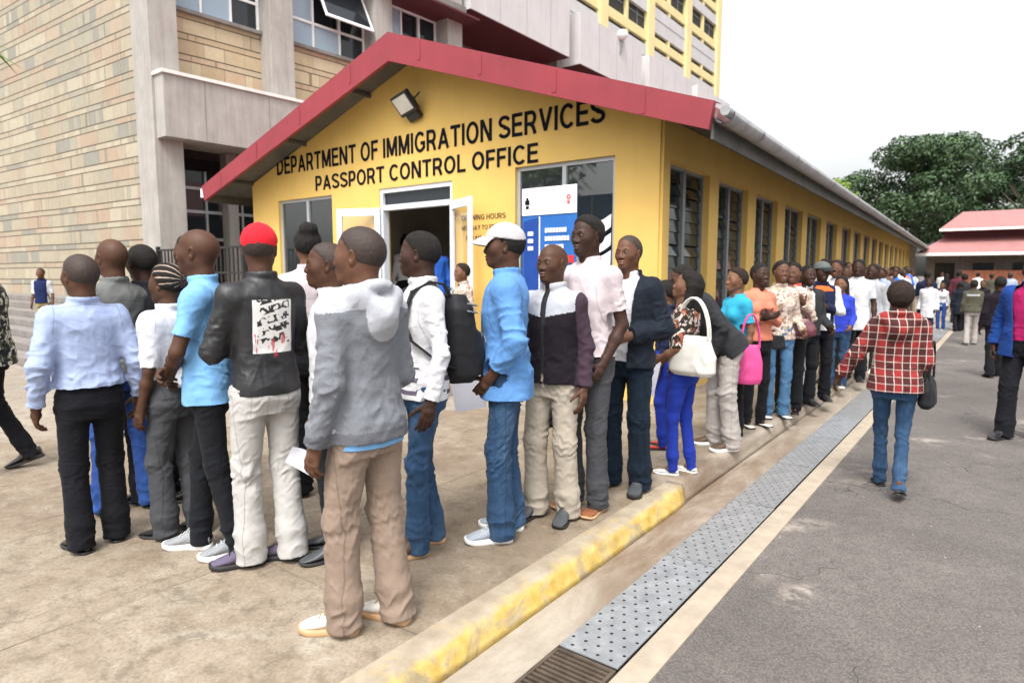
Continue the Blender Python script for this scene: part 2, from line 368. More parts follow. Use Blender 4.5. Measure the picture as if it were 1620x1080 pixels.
# drain plates and bar grate
yy = 2.30; PL = 1.18
pm = MB(); pm.box(-.147, .147, 0, PL-.012, 0, .010)
proto = pm.build('drain_plate', M['plate'], bevel=.002); k = 0
while yy < 34:
    o = proto if k == 0 else proto.copy()
    if k: COL.objects.link(o)
    o.location = (-1.342+random.uniform(-.003, .003), yy, RZ+.004+random.uniform(0, .004)); o.rotation_euler = (random.uniform(-.003, .003), random.uniform(-.008, .008), 0)
    tag(o, 'perforated grey steel drain plate set in the channel beside the road', 'drain cover', 'perforated steel drain plates beside the road'); yy += PL; k += 1
gr = empty('drain_grate', (-1.342, 1.9, RZ), label='rusty barred drain grate at the near end of the steel plates', cat='drain grate')
mb = MB(); mb.box(-.147, -.132, -1.2, .385, 0, .012); mb.box(.132, .147, -1.2, .385, 0, .012); mb.box(-.131, .131, .365, .385, 0, .012); mb.build('frame', M['rust'], gr)
mb = MB()
for i in range(52): mb.box(-.131, .131, .36-.03*i-.022, .36-.03*i-.008, -.012, .009)
mb.box(-.008, .008, -1.2, .36, -.03, -.013); mb.build('grating', M['rust'], gr)
# ------------------------------------------------------------------ passport office (long yellow building)
KS = -.037; FY = 7.0
def S(x, y, z): return (x+KS*(y-FY), y, z)
off = empty('passport_office', (-7.4, FY, 0), label='long yellow single storey passport office with red gabled roof edge and louvred windows', cat='building')
def lo(mb, name, mats, parent=off, bevel=0):
    o = mb.build(name, mats, None, bevel); o.parent = parent
    o.matrix_parent_inverse = Matrix.Translation(-Vector(parent_world(parent))); return o
def parent_world(p):
    v = Vector(p.location)
    q = p.parent
    while q is not None: v += Vector(q.location); q = q.parent
    return v
XL, XR, AX = -11.74, -3.22, -7.25
ZE, ZA = 3.42, 4.72
WL = rect(-10.88, -9.27, 1.0, 2.9); WR = rect(-5.31, -3.80, .75, 2.97); DR = rect(-8.05, -6.46, .30, 2.90)
fw_ = MB(); fw_.poly([(XL, 0), (XR, 0), (XR, 3.34), (AX, ZA), (XL, 3.28)], [WL, WR, DR], lambda u, v, w_: (u, FY+w_, v), 0, .22)
lo(fw_, 'front_wall', M['yellow'])
LEN = 40.0; SW = [7.26, 9.16, 11.14, 13.25, 15.38, 17.75, 20.26]
while SW[-1] < 43: SW.append(SW[-1]+2.33)
wins = [(a, a+(1.5 if i < 3 else 1.62)) for i, a in enumerate(SW)]
sw = MB(); sw.poly([(FY+.221, 0), (FY+LEN, 0), (FY+LEN, 3.36), (FY+.221, 3.36)], [rect(a, b, .95, 2.89) for a, b in wins], lambda u, v, w_: S(XR-w_, u, v), 0, .20)
sw.box(XR-.10, XR+.035, 7.03, 7.235, 0, 3.30, fn=S)
lo(sw, 'side_wall', M['yellow'])
mb = MB(); mb.box(XL, XL+.2, FY+.221, FY+LEN, 0, 3.3, fn=S); mb.box(XL+.2, XR-.2, FY+LEN-.2, FY+LEN, 0, 4, fn=S); lo(mb, 'rear_walls', M['yellow'])
mb = MB(); mb.box(XL+.21, XR-.21, FY+.23, FY+LEN-.21, 0, .29, fn=S); lo(mb, 'floor', M['innerw'])
mb = MB(); mb.box(XL+.21, XR-.21, FY+.23, FY+LEN-.21, 3.0, 3.05, fn=S); mb.box(-8.8, -8.7, FY+.25, FY+6, .3, 2.99, fn=S); mb.box(-5.9, -5.8, FY+.25, FY+6, .3, 2.99, fn=S); mb.box(XL+.3, XR-1.9, FY+6.01, FY+6.1, .3, 2.99, fn=S); mb.box(-5.0, -4.9, FY+6.2, FY+LEN-.4, .3, 2.99, fn=S)
lo(mb, 'partition_walls', M['innerw'])
# roof slopes
def slope(u): return None
RY0, RY1 = 6.42, FY+LEN+.5
EX_L, EX_R = -12.50, -2.40; EZ = 3.20; RA = (-7.10, 4.88)
mb = MB()
for (xe, sg) in ((EX_L, -1), (EX_R, 1)):
    p = [(xe, EZ), (RA[0], RA[1]), (RA[0], RA[1]-.10), (xe, EZ-.10)]
    vs = [S(x, RY0+.06, z) for x, z in p]+[S(x, RY1, z) for x, z in p]
    mb.add(vs, [(0, 1, 5, 4), (3, 2, 6, 7), (0, 3, 7, 4), (1, 2, 6, 5), (0, 1, 2, 3), (4, 5, 6, 7)], 0)
roof = lo(mb, 'roof', [M['redroof'], M['soffit']])
# soffit under the eaves and the gable overhang: rafters and boards
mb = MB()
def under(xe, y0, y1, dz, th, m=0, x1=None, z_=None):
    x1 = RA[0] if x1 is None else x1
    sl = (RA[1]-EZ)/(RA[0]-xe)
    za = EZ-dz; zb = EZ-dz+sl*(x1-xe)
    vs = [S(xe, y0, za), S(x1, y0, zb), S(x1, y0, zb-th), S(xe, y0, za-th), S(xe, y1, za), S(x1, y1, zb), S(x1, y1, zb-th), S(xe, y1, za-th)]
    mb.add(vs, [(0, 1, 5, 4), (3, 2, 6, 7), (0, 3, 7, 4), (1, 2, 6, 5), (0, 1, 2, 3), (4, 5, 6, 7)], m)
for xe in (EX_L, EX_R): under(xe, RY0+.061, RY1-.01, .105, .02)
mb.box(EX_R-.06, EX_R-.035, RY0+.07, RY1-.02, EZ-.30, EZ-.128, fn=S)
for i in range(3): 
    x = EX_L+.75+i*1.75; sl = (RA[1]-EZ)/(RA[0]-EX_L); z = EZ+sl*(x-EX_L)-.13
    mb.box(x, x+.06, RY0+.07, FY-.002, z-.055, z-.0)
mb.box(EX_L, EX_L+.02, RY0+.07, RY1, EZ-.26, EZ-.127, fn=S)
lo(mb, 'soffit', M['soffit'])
# red fascia following the gable
mb = MB(); FH = .36
def fas(pts, y0, y1):
    n = len(pts); vs = [(x, y0, z) for x, z in pts]+[(x, y1, z) for x, z in pts]
    mb.add(vs, [tuple(range(n)), tuple(range(2*n-1, n-1, -1))]+[(i, (i+1) % n, n+(i+1) % n, n+i) for i in range(n)])
fas([(EX_L-.01, EZ+.04), (RA[0], RA[1]+.05), (EX_R+.02, EZ+.05), (EX_R-.03, EZ-.22), (RA[0], RA[1]-.34), (EX_L+.06, EZ-.24)], RY0-.03, RY0+.03)
mb.add([(EX_L-.01, RY0-.03, EZ+.041), (RA[0], RY0-.03, RA[1]+.051), (EX_R+.02, RY0-.03, EZ+.051), (EX_L-.01, RY0+.22, EZ+.051), (RA[0], RY0+.22, RA[1]+.061), (EX_R+.02, RY0+.22, EZ+.061)], [(0, 1, 4, 3), (1, 2, 5, 4)])
lo(mb, 'fascia', M['red'])
for t_ in (.13, .36, .60, .84):
    for (xa, za, xb, zb) in ((EX_L, EZ, RA[0], RA[1]), (RA[0], RA[1], EX_R, EZ)):
        x = xa+(xb-xa)*t_; z = za+(zb-za)*t_; mb = MB(); mb.box(x-.03, x+.03, RY0-.036, RY0-.031, z-.23, z+.02); lo(mb, 'fascia_joint', M['red'])
# gutter along the eaves, with joint collars
mb = MB(); gx = EX_R+.08; gz = EZ-.07
def halfpipe(x, y0, y1, z, r, n=10, m=0):
    vs = []; 
    for y in (y0, y1):
        for i in range(n+1):
            a = math.pi+math.pi*i/n; vs.append(S(x+math.cos(a)*r, y, z+math.sin(a)*r))
        for i in range(n+1):
            a = 2*math.pi-math.pi*i/n; vs.append(S(x+math.cos(a)*(r-.006), y, z+math.sin(a)*(r-.006)))
    k_ = 2*(n+1); mb.add(vs, [(i, (i+1) % k_, k_+(i+1) % k_, k_+i) for i in range(k_)], m, True)
halfpipe(gx, RY0+.05, RY1, gz, .10)
halfpipe(gx, RY0+.04, RY0+.10, gz, .11)
for y in (7.6, 9.4, 12.4, 15.4, 18.4, 21.4, 24.4, 27.4, 30.4, 34): halfpipe(gx, y, y+.10, gz, .108)
mb.tube(S(gx+.005, RY0+.05, gz+.03), S(gx+.005, RY1, gz+.03), .05, n=10)
lo(mb, 'gutter', M['gutter'])
mb = MB(); mb.box(EX_L-.16, EX_L-.02, RY0+.02, RY0+.30, EZ-.16, EZ+.01); lo(mb, 'gutter_end', M['white'])
# lettering
def glyphs():
    t = .155; h = t/2
    def arc(cx, cy, rx, ry, a0, a1, n=10): return [(cx+rx*math.cos(math.radians(a0+(a1-a0)*i/n)), cy+ry*math.sin(math.radians(a0+(a1-a0)*i/n))) for i in range(n+1)]
    G = {}
    G['I'] = (.16, [[(h, 0), (h, 1)]]); G['L'] = (.54, [[(h, 0), (h, 1)], [(h, h), (.54, h)]]); G['T'] = (.62, [[(.31, 0), (.31, 1-t)], [(0, 1-h), (.62, 1-h)]])
    G['E'] = (.58, [[(h, 0), (h, 1)], [(t, h), (.58, h)], [(t, 1-h), (.57, 1-h)], [(t, .52), (.54, .52)]]); G['F'] = (.54, [[(h, 0), (h, 1)], [(t, 1-h), (.54, 1-h)], [(t, .50), (.49, .50)]])
    G['D'] = (.68, [[(h, 0), (h, 1)], [(t, h)]+arc(.30, .5, .38-h, .5-h, -90, 90, 14)+[(t, 1-h)]])
    G['P'] = (.60, [[(h, 0), (h, 1)], [(t, .40)]+arc(.35, .66, .25-h, .34-h+.0, -90, 90, 10)+[(t, 1-h)]])
    G['R'] = (.66, [[(h, 0), (h, 1)], [(t, .44)]+arc(.37, .68, .26-h, .32-h, -90, 90, 10)+[(t, 1-h)], [(.33, .44), (.47, .30), (.58, 0)]])
    G['B'] = (.64, [[(h, 0), (h, 1)], [(t, .53)]+arc(.35, .73, .24-h, .27-h, -90, 90, 10)+[(t, 1-h)], [(t, h)]+arc(.37, .28, .27-h, .28-h, -90, 90, 10)])
    G['O'] = (.76, [arc(.38, .5, .38-h, .51-h, 0, 360, 28)]); G['C'] = (.70, [arc(.38, .5, .38-h, .51-h, 42, 318, 22)])
    G['G'] = (.73, [arc(.38, .5, .38-h, .51-h, 42, 305, 22)+[(.65, .22), (.65, .44)], [(.42, .44), (.728, .44)]])
    G['S'] = (.64, [arc(.32, .73, .255-.0, .27-h, 15, 265, 12)[:-1]+[(.34, .50)]+arc(.32, .27, .27, .27-h, 85, -165, 12)])
    G['U'] = (.66, [[(h, 1), (h, .36)]+arc(.33, .33, .33-h, .33-h, 180, 360, 12)+[(.66-h, .36), (.66-h, 1)]]); G['V'] = (.70, [[(.075, 1), (.35, .05)], [(.35, .05), (.625, 1)]])
    G['A'] = (.74, [[(.075, 0), (.37, .95)], [(.37, .95), (.665, 0)], [(.20, .30), (.54, .30)]]); G['M'] = (.80, [[(h, 0), (h, 1)], [(.80-h, 0), (.80-h, 1)], [(h+.03, .96), (.40, .08)], [(.40, .08), (.77-h, .96)]])
    G['N'] = (.68, [[(h, 0), (h, 1)], [(.68-h, 0), (.68-h, 1)], [(h+.03, .97), (.65-h, .03)]]); G['H'] = (.68, [[(h, 0), (h, 1)], [(.68-h, 0), (.68-h, 1)], [(t, .52), (.68-t, .52)]]); G['Y'] = (.66, [[(.33, 0), (.33, .42)], [(.06, 1), (.33, .42)], [(.33, .42), (.60, 1)]])
    G['0'] = (.54, [arc(.27, .5, .27-h, .5-h, 0, 360, 20)]); G['8'] = (.54, [arc(.27, .73, .22-h*.6, .27-h, 0, 360, 16), arc(.27, .27, .25-h*.6, .28-h, 0, 360, 16)]); G['5'] = (.54, [[(.50, 1-h), (.12, 1-h), (.10, .58)]+arc(.27, .33, .25-h*.6, .33-h, 110, -150, 12)]); G['.'] = (.16, [[(h, 0), (h, .16)]]); G['-'] = (.34, [[(.02, .42), (.32, .42)]])
    return G, t
GLY, GT = glyphs()
def lettering(txt, x0, x1, z0, caph, y, parent, mat, wt=1.0, ext=.006, name='lettering'):
    adv = []; x = 0
    for ch in txt:
        if ch == ' ': x += .30; continue
        adv.append((ch, x)); x += GLY[ch][0]+.115
    tot = x-.115; sx = (x1-x0)/tot; q = MB(); t = GT*wt; lay = 0
    for ch, ox in adv:
        for si, st_ in enumerate(GLY[ch][1]):
            P = [np.array(p) for p in st_]; n = len(P); closed = np.allclose(P[0], P[-1]) and n > 3; Lp, Rp = [], []
            for i in range(n):
                a = P[i-1] if i > 0 else (P[n-2] if closed else None); b = P[i+1] if i < n-1 else (P[1] if closed else None)
                d1 = None if a is None else (P[i]-a)/np.linalg.norm(P[i]-a); d2 = None if b is None else (b-P[i])/np.linalg.norm(b-P[i])
                d1 = d2 if d1 is None else d1; d2 = d1 if d2 is None else d2; nn = np.array([-(d1+d2)[1], (d1+d2)[0]]); nn /= np.linalg.norm(nn); c = max(.5, nn @ np.array([-d1[1], d1[0]]))
                Lp.append(P[i]+nn*t/2/c); Rp.append(P[i]-nn*t/2/c)
            yo = y-.0012*(si+1)
            vs = [(x0+(ox+p[0])*sx, yo, z0+p[1]*caph) for p in Lp+Rp]; vs += [(v[0], y+.004, v[2]) for v in vs]; m_ = 2*n
            fs = [(i, i+1, n+i+1, n+i) for i in range(n-1)]+[(i, i+1, m_+i+1, m_+i) for i in range(n-1)]+[(n+i, n+i+1, m_+n+i+1, m_+n+i) for i in range(n-1)]+[(0, n, m_+n, m_), (n-1, 2*n-1, m_+2*n-1, m_+n-1)]
            q.add(vs, fs)
    return lo(q, name, mat, parent)
lettering('DEPARTMENT OF IMMIGRATION SERVICES', -10.87, -3.95, 3.37, .30, FY-.008, off, M['letters'])
lettering('PASSPORT CONTROL OFFICE', -9.71, -4.93, 3.00, .25, FY-.008, off, M['letters'])
M['brownink'] = plain('brown_lettering', (.10, .055, .02), .6, bmp=0)
lettering('OPENING HOURS', -6.28, -5.47, 2.31, .075, FY-.004, off, M['brownink'], .9)
lettering('MONDAY TO FRIDAY', -6.28, -5.47, 2.17, .065, FY-.004, off, M['brownink'], .8)
lettering('8.00 AM - 5.00 PM', -6.20, -5.55, 2.03, .06, FY-.004, off, M['brownink'], .8)
# front windows
def frontwin(r, mull, name='window', glass='glass'):
    (x0, z0), _, (x1, z1), _ = r
    mb = MB(); F = .05; y0, y1 = FY+.05, FY+.11
    mb.box(x0, x0+F, y0, y1, z0, z1); mb.box(x1-F, x1, y0, y1, z0, z1); mb.box(x0+F, x1-F, y0, y1, z1-F, z1); mb.box(x0+F, x1-F, y0, y1, z0, z0+F)
    for q in mull: mb.box(q-.03, q+.03, y0-.01, y1, z0+F, z1-F)
    f = lo(mb, name, M['alu'])
    g_ = MB(); g_.box(x0+F, x1-F, FY+.075, FY+.083, z0+F, z1-F)
    h = g_.build('pane', M[glass]); h.parent = f; h.matrix_parent_inverse = Matrix.Identity(4)
    return f
M['glassf'] = glassmat('front_window_glass', (.025, .03, .032), .03)
M['glassf'].node_tree.nodes['Principled BSDF'].inputs['IOR'].default_value = 2.1
frontwin(WL, [-10.03], glass='glassf'); wrw = frontwin(WR, [-4.55], glass='glassf')
mb = MB(); mb.box(-5.33, -3.78, FY-.05, FY+.04, .70, .75); mb.box(-10.9, -9.25, FY-.05, FY+.04, .95, 1.0); lo(mb, 'window_sill', M['conclight'])
# white bands modelled at the right-hand pane, standing in for reflected bunting
mb = MB()
for q, (za, zb) in enumerate(((2.28, 2.12), (2.05, 1.90), (1.84, 1.62))):
    n = 14; vs = []
    for i in range(n+1):
        x = -4.50+.64*i/n; sag = .10*(1-((i/n-.5)*2)**2)
        vs += [(x, FY+.045+.008*math.sin(i*1.3), za-sag), (x, FY+.03, zb-sag*1.2)]
    mb.add(vs, [(2*i, 2*i+2, 2*i+3, 2*i+1) for i in range(n)], 0, True)
lo(mb, 'bunting_reflection', M['white'])
# door frame, transom, leaves
dfr = MB(); F = .06
dfr.box(-8.05, -8.05+F, FY+.02, FY+.14, .3, 2.9); dfr.box(-6.46-F, -6.46, FY+.02, FY+.14, .3, 2.9); dfr.box(-8.05+F, -6.46-F, FY+.02, FY+.14, 2.83, 2.9); dfr.box(-8.05+F, -6.46-F, FY+.02, FY+.14, 2.56, 2.64)
df = lo(dfr, 'door_frame', M['doorwhite'])
mb = MB(); mb.box(-8.05+F, -6.46-F, FY+.07, FY+.08, 2.64, 2.83); pn = mb.build('pane', M['glass']); pn.parent = df
def leaf(hx, ang, sgn):
    c_ = Vector((math.cos(ang)*sgn, -math.sin(ang), 0)); n_ = Vector((-c_.y, c_.x, 0)); W_ = .76; h0 = Vector((hx, FY-.01, 0))
    mb = MB()
    def bar(u0, u1, z0, z1, th=.022, m=0): mb.obox(h0+c_*((u0+u1)/2)+Vector((0, 0, (z0+z1)/2)), c_*((u1-u0)/2), n_*th, Vector((0, 0, (z1-z0)/2)), m)
    bar(0, .09, .32, 2.60); bar(W_-.09, W_, .32, 2.60); bar(.09, W_-.09, 2.48, 2.60); bar(.09, W_-.09, .32, .50); bar(.09, W_-.09, 1.25, 1.33)
    d = lo(mb, 'door', M['doorwhite'])
    mb = MB(); bar2 = lambda u0, u1, z0, z1: mb.obox(h0+c_*((u0+u1)/2)+Vector((0, 0, (z0+z1)/2)), c_*((u1-u0)/2), n_*.004, Vector((0, 0, (z1-z0)/2)))
    bar2(.09, W_-.09, 1.33, 2.48); bar2(.09, W_-.09, .5, 1.25); p = mb.build('pane', M['clear']); p.parent = d
    mb = MB(); mb.tube(h0+c_*(W_-.045)-n_*.05*sgn+Vector((0, 0, 1.2)), h0+c_*(W_-.045)-n_*.05*sgn+Vector((0, 0, 1.42)), .012); p = mb.build('handle', M['alu']); p.parent = d
m_, t_, b_ = newmat('clear_door_glass'); b_.inputs['Base Color'].default_value = (.85, .9, .9, 1); b_.inputs['Roughness'].default_value = .02; b_.inputs['Transmission Weight'].default_value = .0
mixs = nd(t_, 'ShaderNodeMixShader'); tr = nd(t_, 'ShaderNodeBsdfTransparent'); gl = nd(t_, 'ShaderNodeBsdfGlossy'); gl.inputs['Roughness'].default_value = .02; mixs.inputs[0].default_value = .12
L(t_, tr.outputs[0], mixs.inputs[1]); L(t_, gl.outputs[0], mixs.inputs[2]); L(t_, mixs.outputs[0], t_.nodes['Material Output'].inputs[0]); M['clear'] = m_
leaf(-8.05+.02, R(24), -1); leaf(-6.46-.02, R(26), 1)
# louvred side windows
SWIN = []
M['louvre'] = glassmat('louvre_glass', (.015, .02, .023), .10)
for i, (a, b) in enumerate(wins):
    mb = MB(); F = .045; x0, x1 = XR-.17, XR-.09; z0, z1 = .95, 2.89
    mb.box(x0, x1, a, a+F, z0, z1, fn=S); mb.box(x0, x1, b-F, b, z0, z1, fn=S); mb.box(x0, x1, a+F, b-F, z1-F, z1, fn=S); mb.box(x0, x1, a+F, b-F, z0, z0+F, fn=S)
    mid = (a+b)/2; mb.box(x0-.01, x1+.012, mid-.045, mid+.045, z0+F, z1-F, fn=S)
    f = lo(mb, 'window', M['aludark'])
    mb = MB(); n = 12
    for q in range(n):
        z = z0+F+.01+(z1-z0-2*F-.02)*(q+.5)/n
        for (ya, yb) in ((a+F, mid-.045), (mid+.045, b-F)):
            tilt = .16 if (i*7+q) % 5 else .42
            dx = .055*math.sin(tilt); dz = .075*math.cos(tilt)
            vs = [S(XR-.13-dx, ya, z+dz), S(XR-.13-dx, yb, z+dz), S(XR-.13+dx, yb, z-dz), S(XR-.13+dx, ya, z-dz)]
            vs += [(v[0]+.004, v[1], v[2]+.004) for v in vs]
            mb.add(vs, [(0, 1, 2, 3), (4, 5, 6, 7), (0, 1, 5, 4), (2, 3, 7, 6)])
    h = mb.build('louvre_blades', M['louvre']); h.parent = f
    mb = MB(); mb.box(XR, XR+.05, a-.03, b+.03, .90, .95, fn=S); h = mb.build('sill', M['yellow']); h.parent = f
# steps before the door
st = MB(); st.box(-9.6, -5.5, FY-1.3, FY-.003, 0.001, .15); st.box(-9.3, -5.8, FY-.85, FY-.004, .151, .298)
lo(st, 'entrance_step', M['strip'])
# floodlight
fl = empty('floodlight', (-7.2, FY-.2, 4.05), label='black square floodlight above the black lettering on the yellow gable', cat='floodlight')
rt_ = Matrix.Rotation(R(38), 4, 'X') @ Matrix.Rotation(R(-12), 4, 'Y')
def flp(name, mb, mat, bevel=0):
    mb.v = [tuple(rt_ @ Vector(v)) for v in mb.v]; o = mb.build(name, mat, fl, bevel); return o
mb = MB(); mb.box(-.19, .19, -.05, .04, -.15, .17); flp('housing', mb, M['black'], .015)
mb = MB(); mb.box(-.155, .155, -.056, -.051, -.10, .135); flp('lens', mb, M['lens'])
mb = MB(); mb.box(-.13, .13, -.02, .06, -.27, -.151); flp('driver_box', mb, M['black'], .01)
mb = MB(); mb.box(-.215, -.195, -.02, .02, -.05, .05); mb.box(.195, .215, -.02, .02, -.05, .05); mb.tube((.21, 0, 0), (.21, .17, .02), .012); mb.tube((-.21, 0, 0), (-.21, .17, .02), .012); flp('bracket', mb, M['black'])
# ------------------------------------------------------------------ stone-clad office block on the left
blk = empty('office_block', (-14.9, 6.4, 0), label='multi storey block faced in coursed stone with grey concrete pillars, left of the yellow office', cat='building')
def lb(mb, name, mats, bevel=0): return lo(mb, name, mats, blk, bevel)
KB = .048
def B(x, y, z): return (x+KB*(y-6.45), y, z)
def ST(u, v, w_):   # u metres left of the pillar, w outwards
    a = R(93.5); return (-15.33-math.sin(a)*u+math.cos(a)*0, 6.52+math.cos(a)*u-w_, v)
mb = MB(); mb.poly([(0, 0), (16, 0), (16, 16), (0, 16)], [], ST, 0, -.4); lb(mb, 'stone_wall', M['stone'])
# pillars on the side face
PY = [(6.45, 7.03), (9.22, 9.82), (12.37, 12.95), (15.12, 15.76)]
mb = MB()
for i, (a, b) in enumerate(PY):
    mb.box(-15.33 if i == 0 else -15.15, -14.5, a, b, 0, 16 if i < 4 else 9.3, fn=B)
o = lb(mb, 'pillar', M['conc']); mb = MB()
# infill brick, windows, floor slab
for i in range(len(PY)-1):
    a, b = PY[i][1], PY[i+1][0]
    q = MB(); q.box(-15.14, -14.98, a, b, 5.3, 7.34, fn=B); o_ = lb(q, 'stone_infill', M['stone2'])
    q = MB(); q.box(-15.12, -14.86, a, b, 7.341, 7.42, fn=B); lb(q, 'window_sill', M['concdark'])
    # window: frame + panes
    z0, z1 = 7.42, 9.35; F = .05; m1 = a+(b-a)*.36; m2 = a+(b-a)*.68
    q = MB()
    for (p0, p1) in ((a, a+F), (b-F, b), (m1-F/2, m1+F/2), (m2-F/2, m2+F/2)): q.box(-15.08, -15.0, p0, p1, z0, z1, fn=B)
    for (c0, c1) in ((z0, z0+F), (z1-F, z1), (z0+.62, z0+.68)): q.box(-15.075, -15.005, a+F, b-F, c0, c1, fn=B)
    f = lb(q, 'window', M['white'])
    q = MB(); q.box(-15.05, -15.04, a+F, m1, z0+F, z1-F, fn=B); q.box(-15.05, -15.04, m1, m2, z0+F, z0+.62, fn=B)
    h = q.build('pane', M['glassb']); h.parent = f
    q = MB(); q.box(-15.051, -15.041, m2, b-F, z0+F, z1-F, fn=B); q.box(-15.2, -15.19, m1, m2, z0+.68, z1-F, fn=B)
    h = q.build('pane', M['glass']); h.parent = f
    if i in (1,):   # top-hung sash standing open
        q = MB(); p0, p1 = m1+.02, b-.10; zt, zb = 9.25, 8.15; xo = -15.0; out = .52
        def bar(ya, yb, s0, s1, th):
            def P(y, s_): return B(xo+out*s_, y, zt+(zb-zt)*s_)
            pts = [P(ya, s0), P(yb, s0), P(yb, s1), P(ya, s1)]
            pts2 = [(p[0]+.03, p[1], p[2]+.02) for p in pts]
            return pts+pts2
        for (ya, yb, s0, s1) in ((p0, p0+.06, 0, 1), (p1-.06, p1, 0, 1), (p0+.06, p1-.06, 0, .06), (p0+.06, p1-.06, .94, 1)):
            q.add(bar(ya, yb, s0, s1, .03), [(0, 1, 2, 3), (4, 5, 6, 7), (0, 1, 5, 4), (1, 2, 6, 5), (2, 3, 7, 6), (3, 0, 4, 7)])
        h = lb(q, 'open_sash', M['white'])
        q = MB(); vs = bar(p0+.06, p1-.06, .06, .94, .01); q.add([((v[0]*.5+u[0]*.5), v[1], (v[2]+u[2])*.5) for v, u in zip(vs[:4], vs[4:])], [(0, 1, 2, 3)])
        g2 = q.build('pane', M['glass']); g2.parent = h
q = MB(); q.box(-17.5, -15.3, 7.0, 15.7, 7.0, 7.3, fn=B); q.box(-17.6, -17.4, 7, 21, 0, 16, fn=B); q.box(-17.3, -14.45, 7.03, 15.9, 9.42, 9.9, fn=B); lb(q, 'floor_slab', M['concdark'])
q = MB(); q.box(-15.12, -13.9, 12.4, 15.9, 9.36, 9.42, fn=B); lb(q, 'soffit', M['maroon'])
# projecting first-floor parapet beam
q = MB(); q.box(-14.49, -14.10, 6.50, 16.5, 4.42, 5.70, fn=B); q.box(-15.3, -14.49, 7.04, 16.5, 4.42, 4.75, fn=B); lb(q, 'parapet_beam', M['conc'])
q = MB(); q.box(-14.52, -14.05, 6.46, 16.5, 5.70, 5.77, fn=B); lb(q, 'coping', M['conclight'])
q = MB()
for y in (7.35, 8.85, 10.6, 12.4, 14.2): q.box(-14.10, -14.097, y, y+.015, 4.45, 5.68, fn=B)
lb(q, 'panel_joint', M['concdark'])
# ground-floor recess under the beam: dark glazing, post, white transoms
q = MB(); q.box(-16.4, -16.3, 7.0, 16, 0, 4.4, fn=B); q.box(-16.3, -15.2, 15.8, 16, 0, 4.4, fn=B); lb(q, 'recess_wall', M['dark'])
q = MB(); q.box(-15.3, -15.0, 8.25, 8.5, 0, 4.41, fn=B); q.box(-15.3, -15.05, 9.9, 10.15, 0, 4.41, fn=B); lb(q, 'recess_post', M['concdark'])
q = MB()
for z in (2.35, 3.0, 3.55): q.box(-15.62, -15.57, 7.05, 14, z, z+.07, fn=B)
for y in (7.1, 8.0, 8.9, 9.8, 10.7, 11.6): q.box(-15.63, -15.58, y, y+.05, 0, 4.0, fn=B)
f = lb(q, 'ground_floor_glazing', M['alu'])
q = MB(); q.box(-15.66, -15.65, 7.05, 14, 0, 4.0, fn=B); h = q.build('pane', M['glass']); h.parent = f
# upper balconies: boxes with gaps, stepping away down the street
def balcony(y0, y1, z0, z1, xf=-13.9):
    q = MB(); q.box(-16.2, xf, y0, y1, z0, z1); o_ = lb(q, 'balcony', M['towerl'])
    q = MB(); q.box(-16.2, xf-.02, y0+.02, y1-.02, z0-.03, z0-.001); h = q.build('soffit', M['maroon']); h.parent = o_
    q = MB()
    for k_ in range(1, int((y1-y0)/1.5)+1): q.box(xf, xf+.004, y0+k_*1.5, y0+k_*1.5+.012, z0+.05, z1-.05)
    h = q.build('panel_joint', M['concdark']); h.parent = o_
balcony(16.0, 21.8, 9.88, 13.2); balcony(22.6, 28.0, 9.85, 11.82, -13.9); balcony(28.8, 34.0, 9.85, 11.80, -13.9); balcony(34.8, 40, 9.85, 11.80, -13.9)
q = MB(); q.box(-16.5, -16.3, 15.8, 40, 0, 9.84); lb(q, 'rear_wall', M['concdark'])
q = MB()
for y in (16.6, 18.4, 20.2, 22.6, 24.6, 26.6, 28.8, 31, 33): q.box(-16.29, -16.25, y, y+1.3, 7.6, 9.3)
lb(q, 'window_pane', M['glass']); q = MB()
for y in (16.5, 17.95, 19.9, 21.6, 24.2, 26.2, 28.3, 30.6): q.box(-16.24, -16.2, y, y+.07, 7.5, 9.4)
lb(q, 'mullion', M['white'])
for y in (22.0, 28.3, 34.3):
    q = MB(); q.box(-16.2, -14.6, y, y+.35, 4, 11.5); lb(q, 'buttress', M['concdark'])
q = MB(); q.box(-22, -15.6, 12, 22, 9.9, 11.5); lb(q, 'upper_wall', M['conc'])
# entrance steps below the stone wall
q = MB()
for i in range(7): q.box(-24, -12.9-.02*i, 3.45+i*.36, 6.7, .14*i+.001, .14*(i+1))
stp = q.build('entrance_steps', M['concdark'], bevel=.01); tag(stp, 'worn grey steps rising to the foot of the coursed stone wall', 'steps')
# wall-mounted security lamp on the balcony
cl = empty('security_lamp', (-13.8, 25.9, 11.75), label='white round lamp fixed on the concrete balcony edge', cat='lamp')
q = MB(); q.ellipsoid((0, 0, .1), (.22, .26, .22)); q.build('lamp_head', M['white'], cl); q = MB(); q.tube((0, 0, -.15), (-.15, 0, -.75), .06); q.box(-.16, -.1, -.1, .1, -.9, -.6); q.build('bracket', M['aludark'], cl)
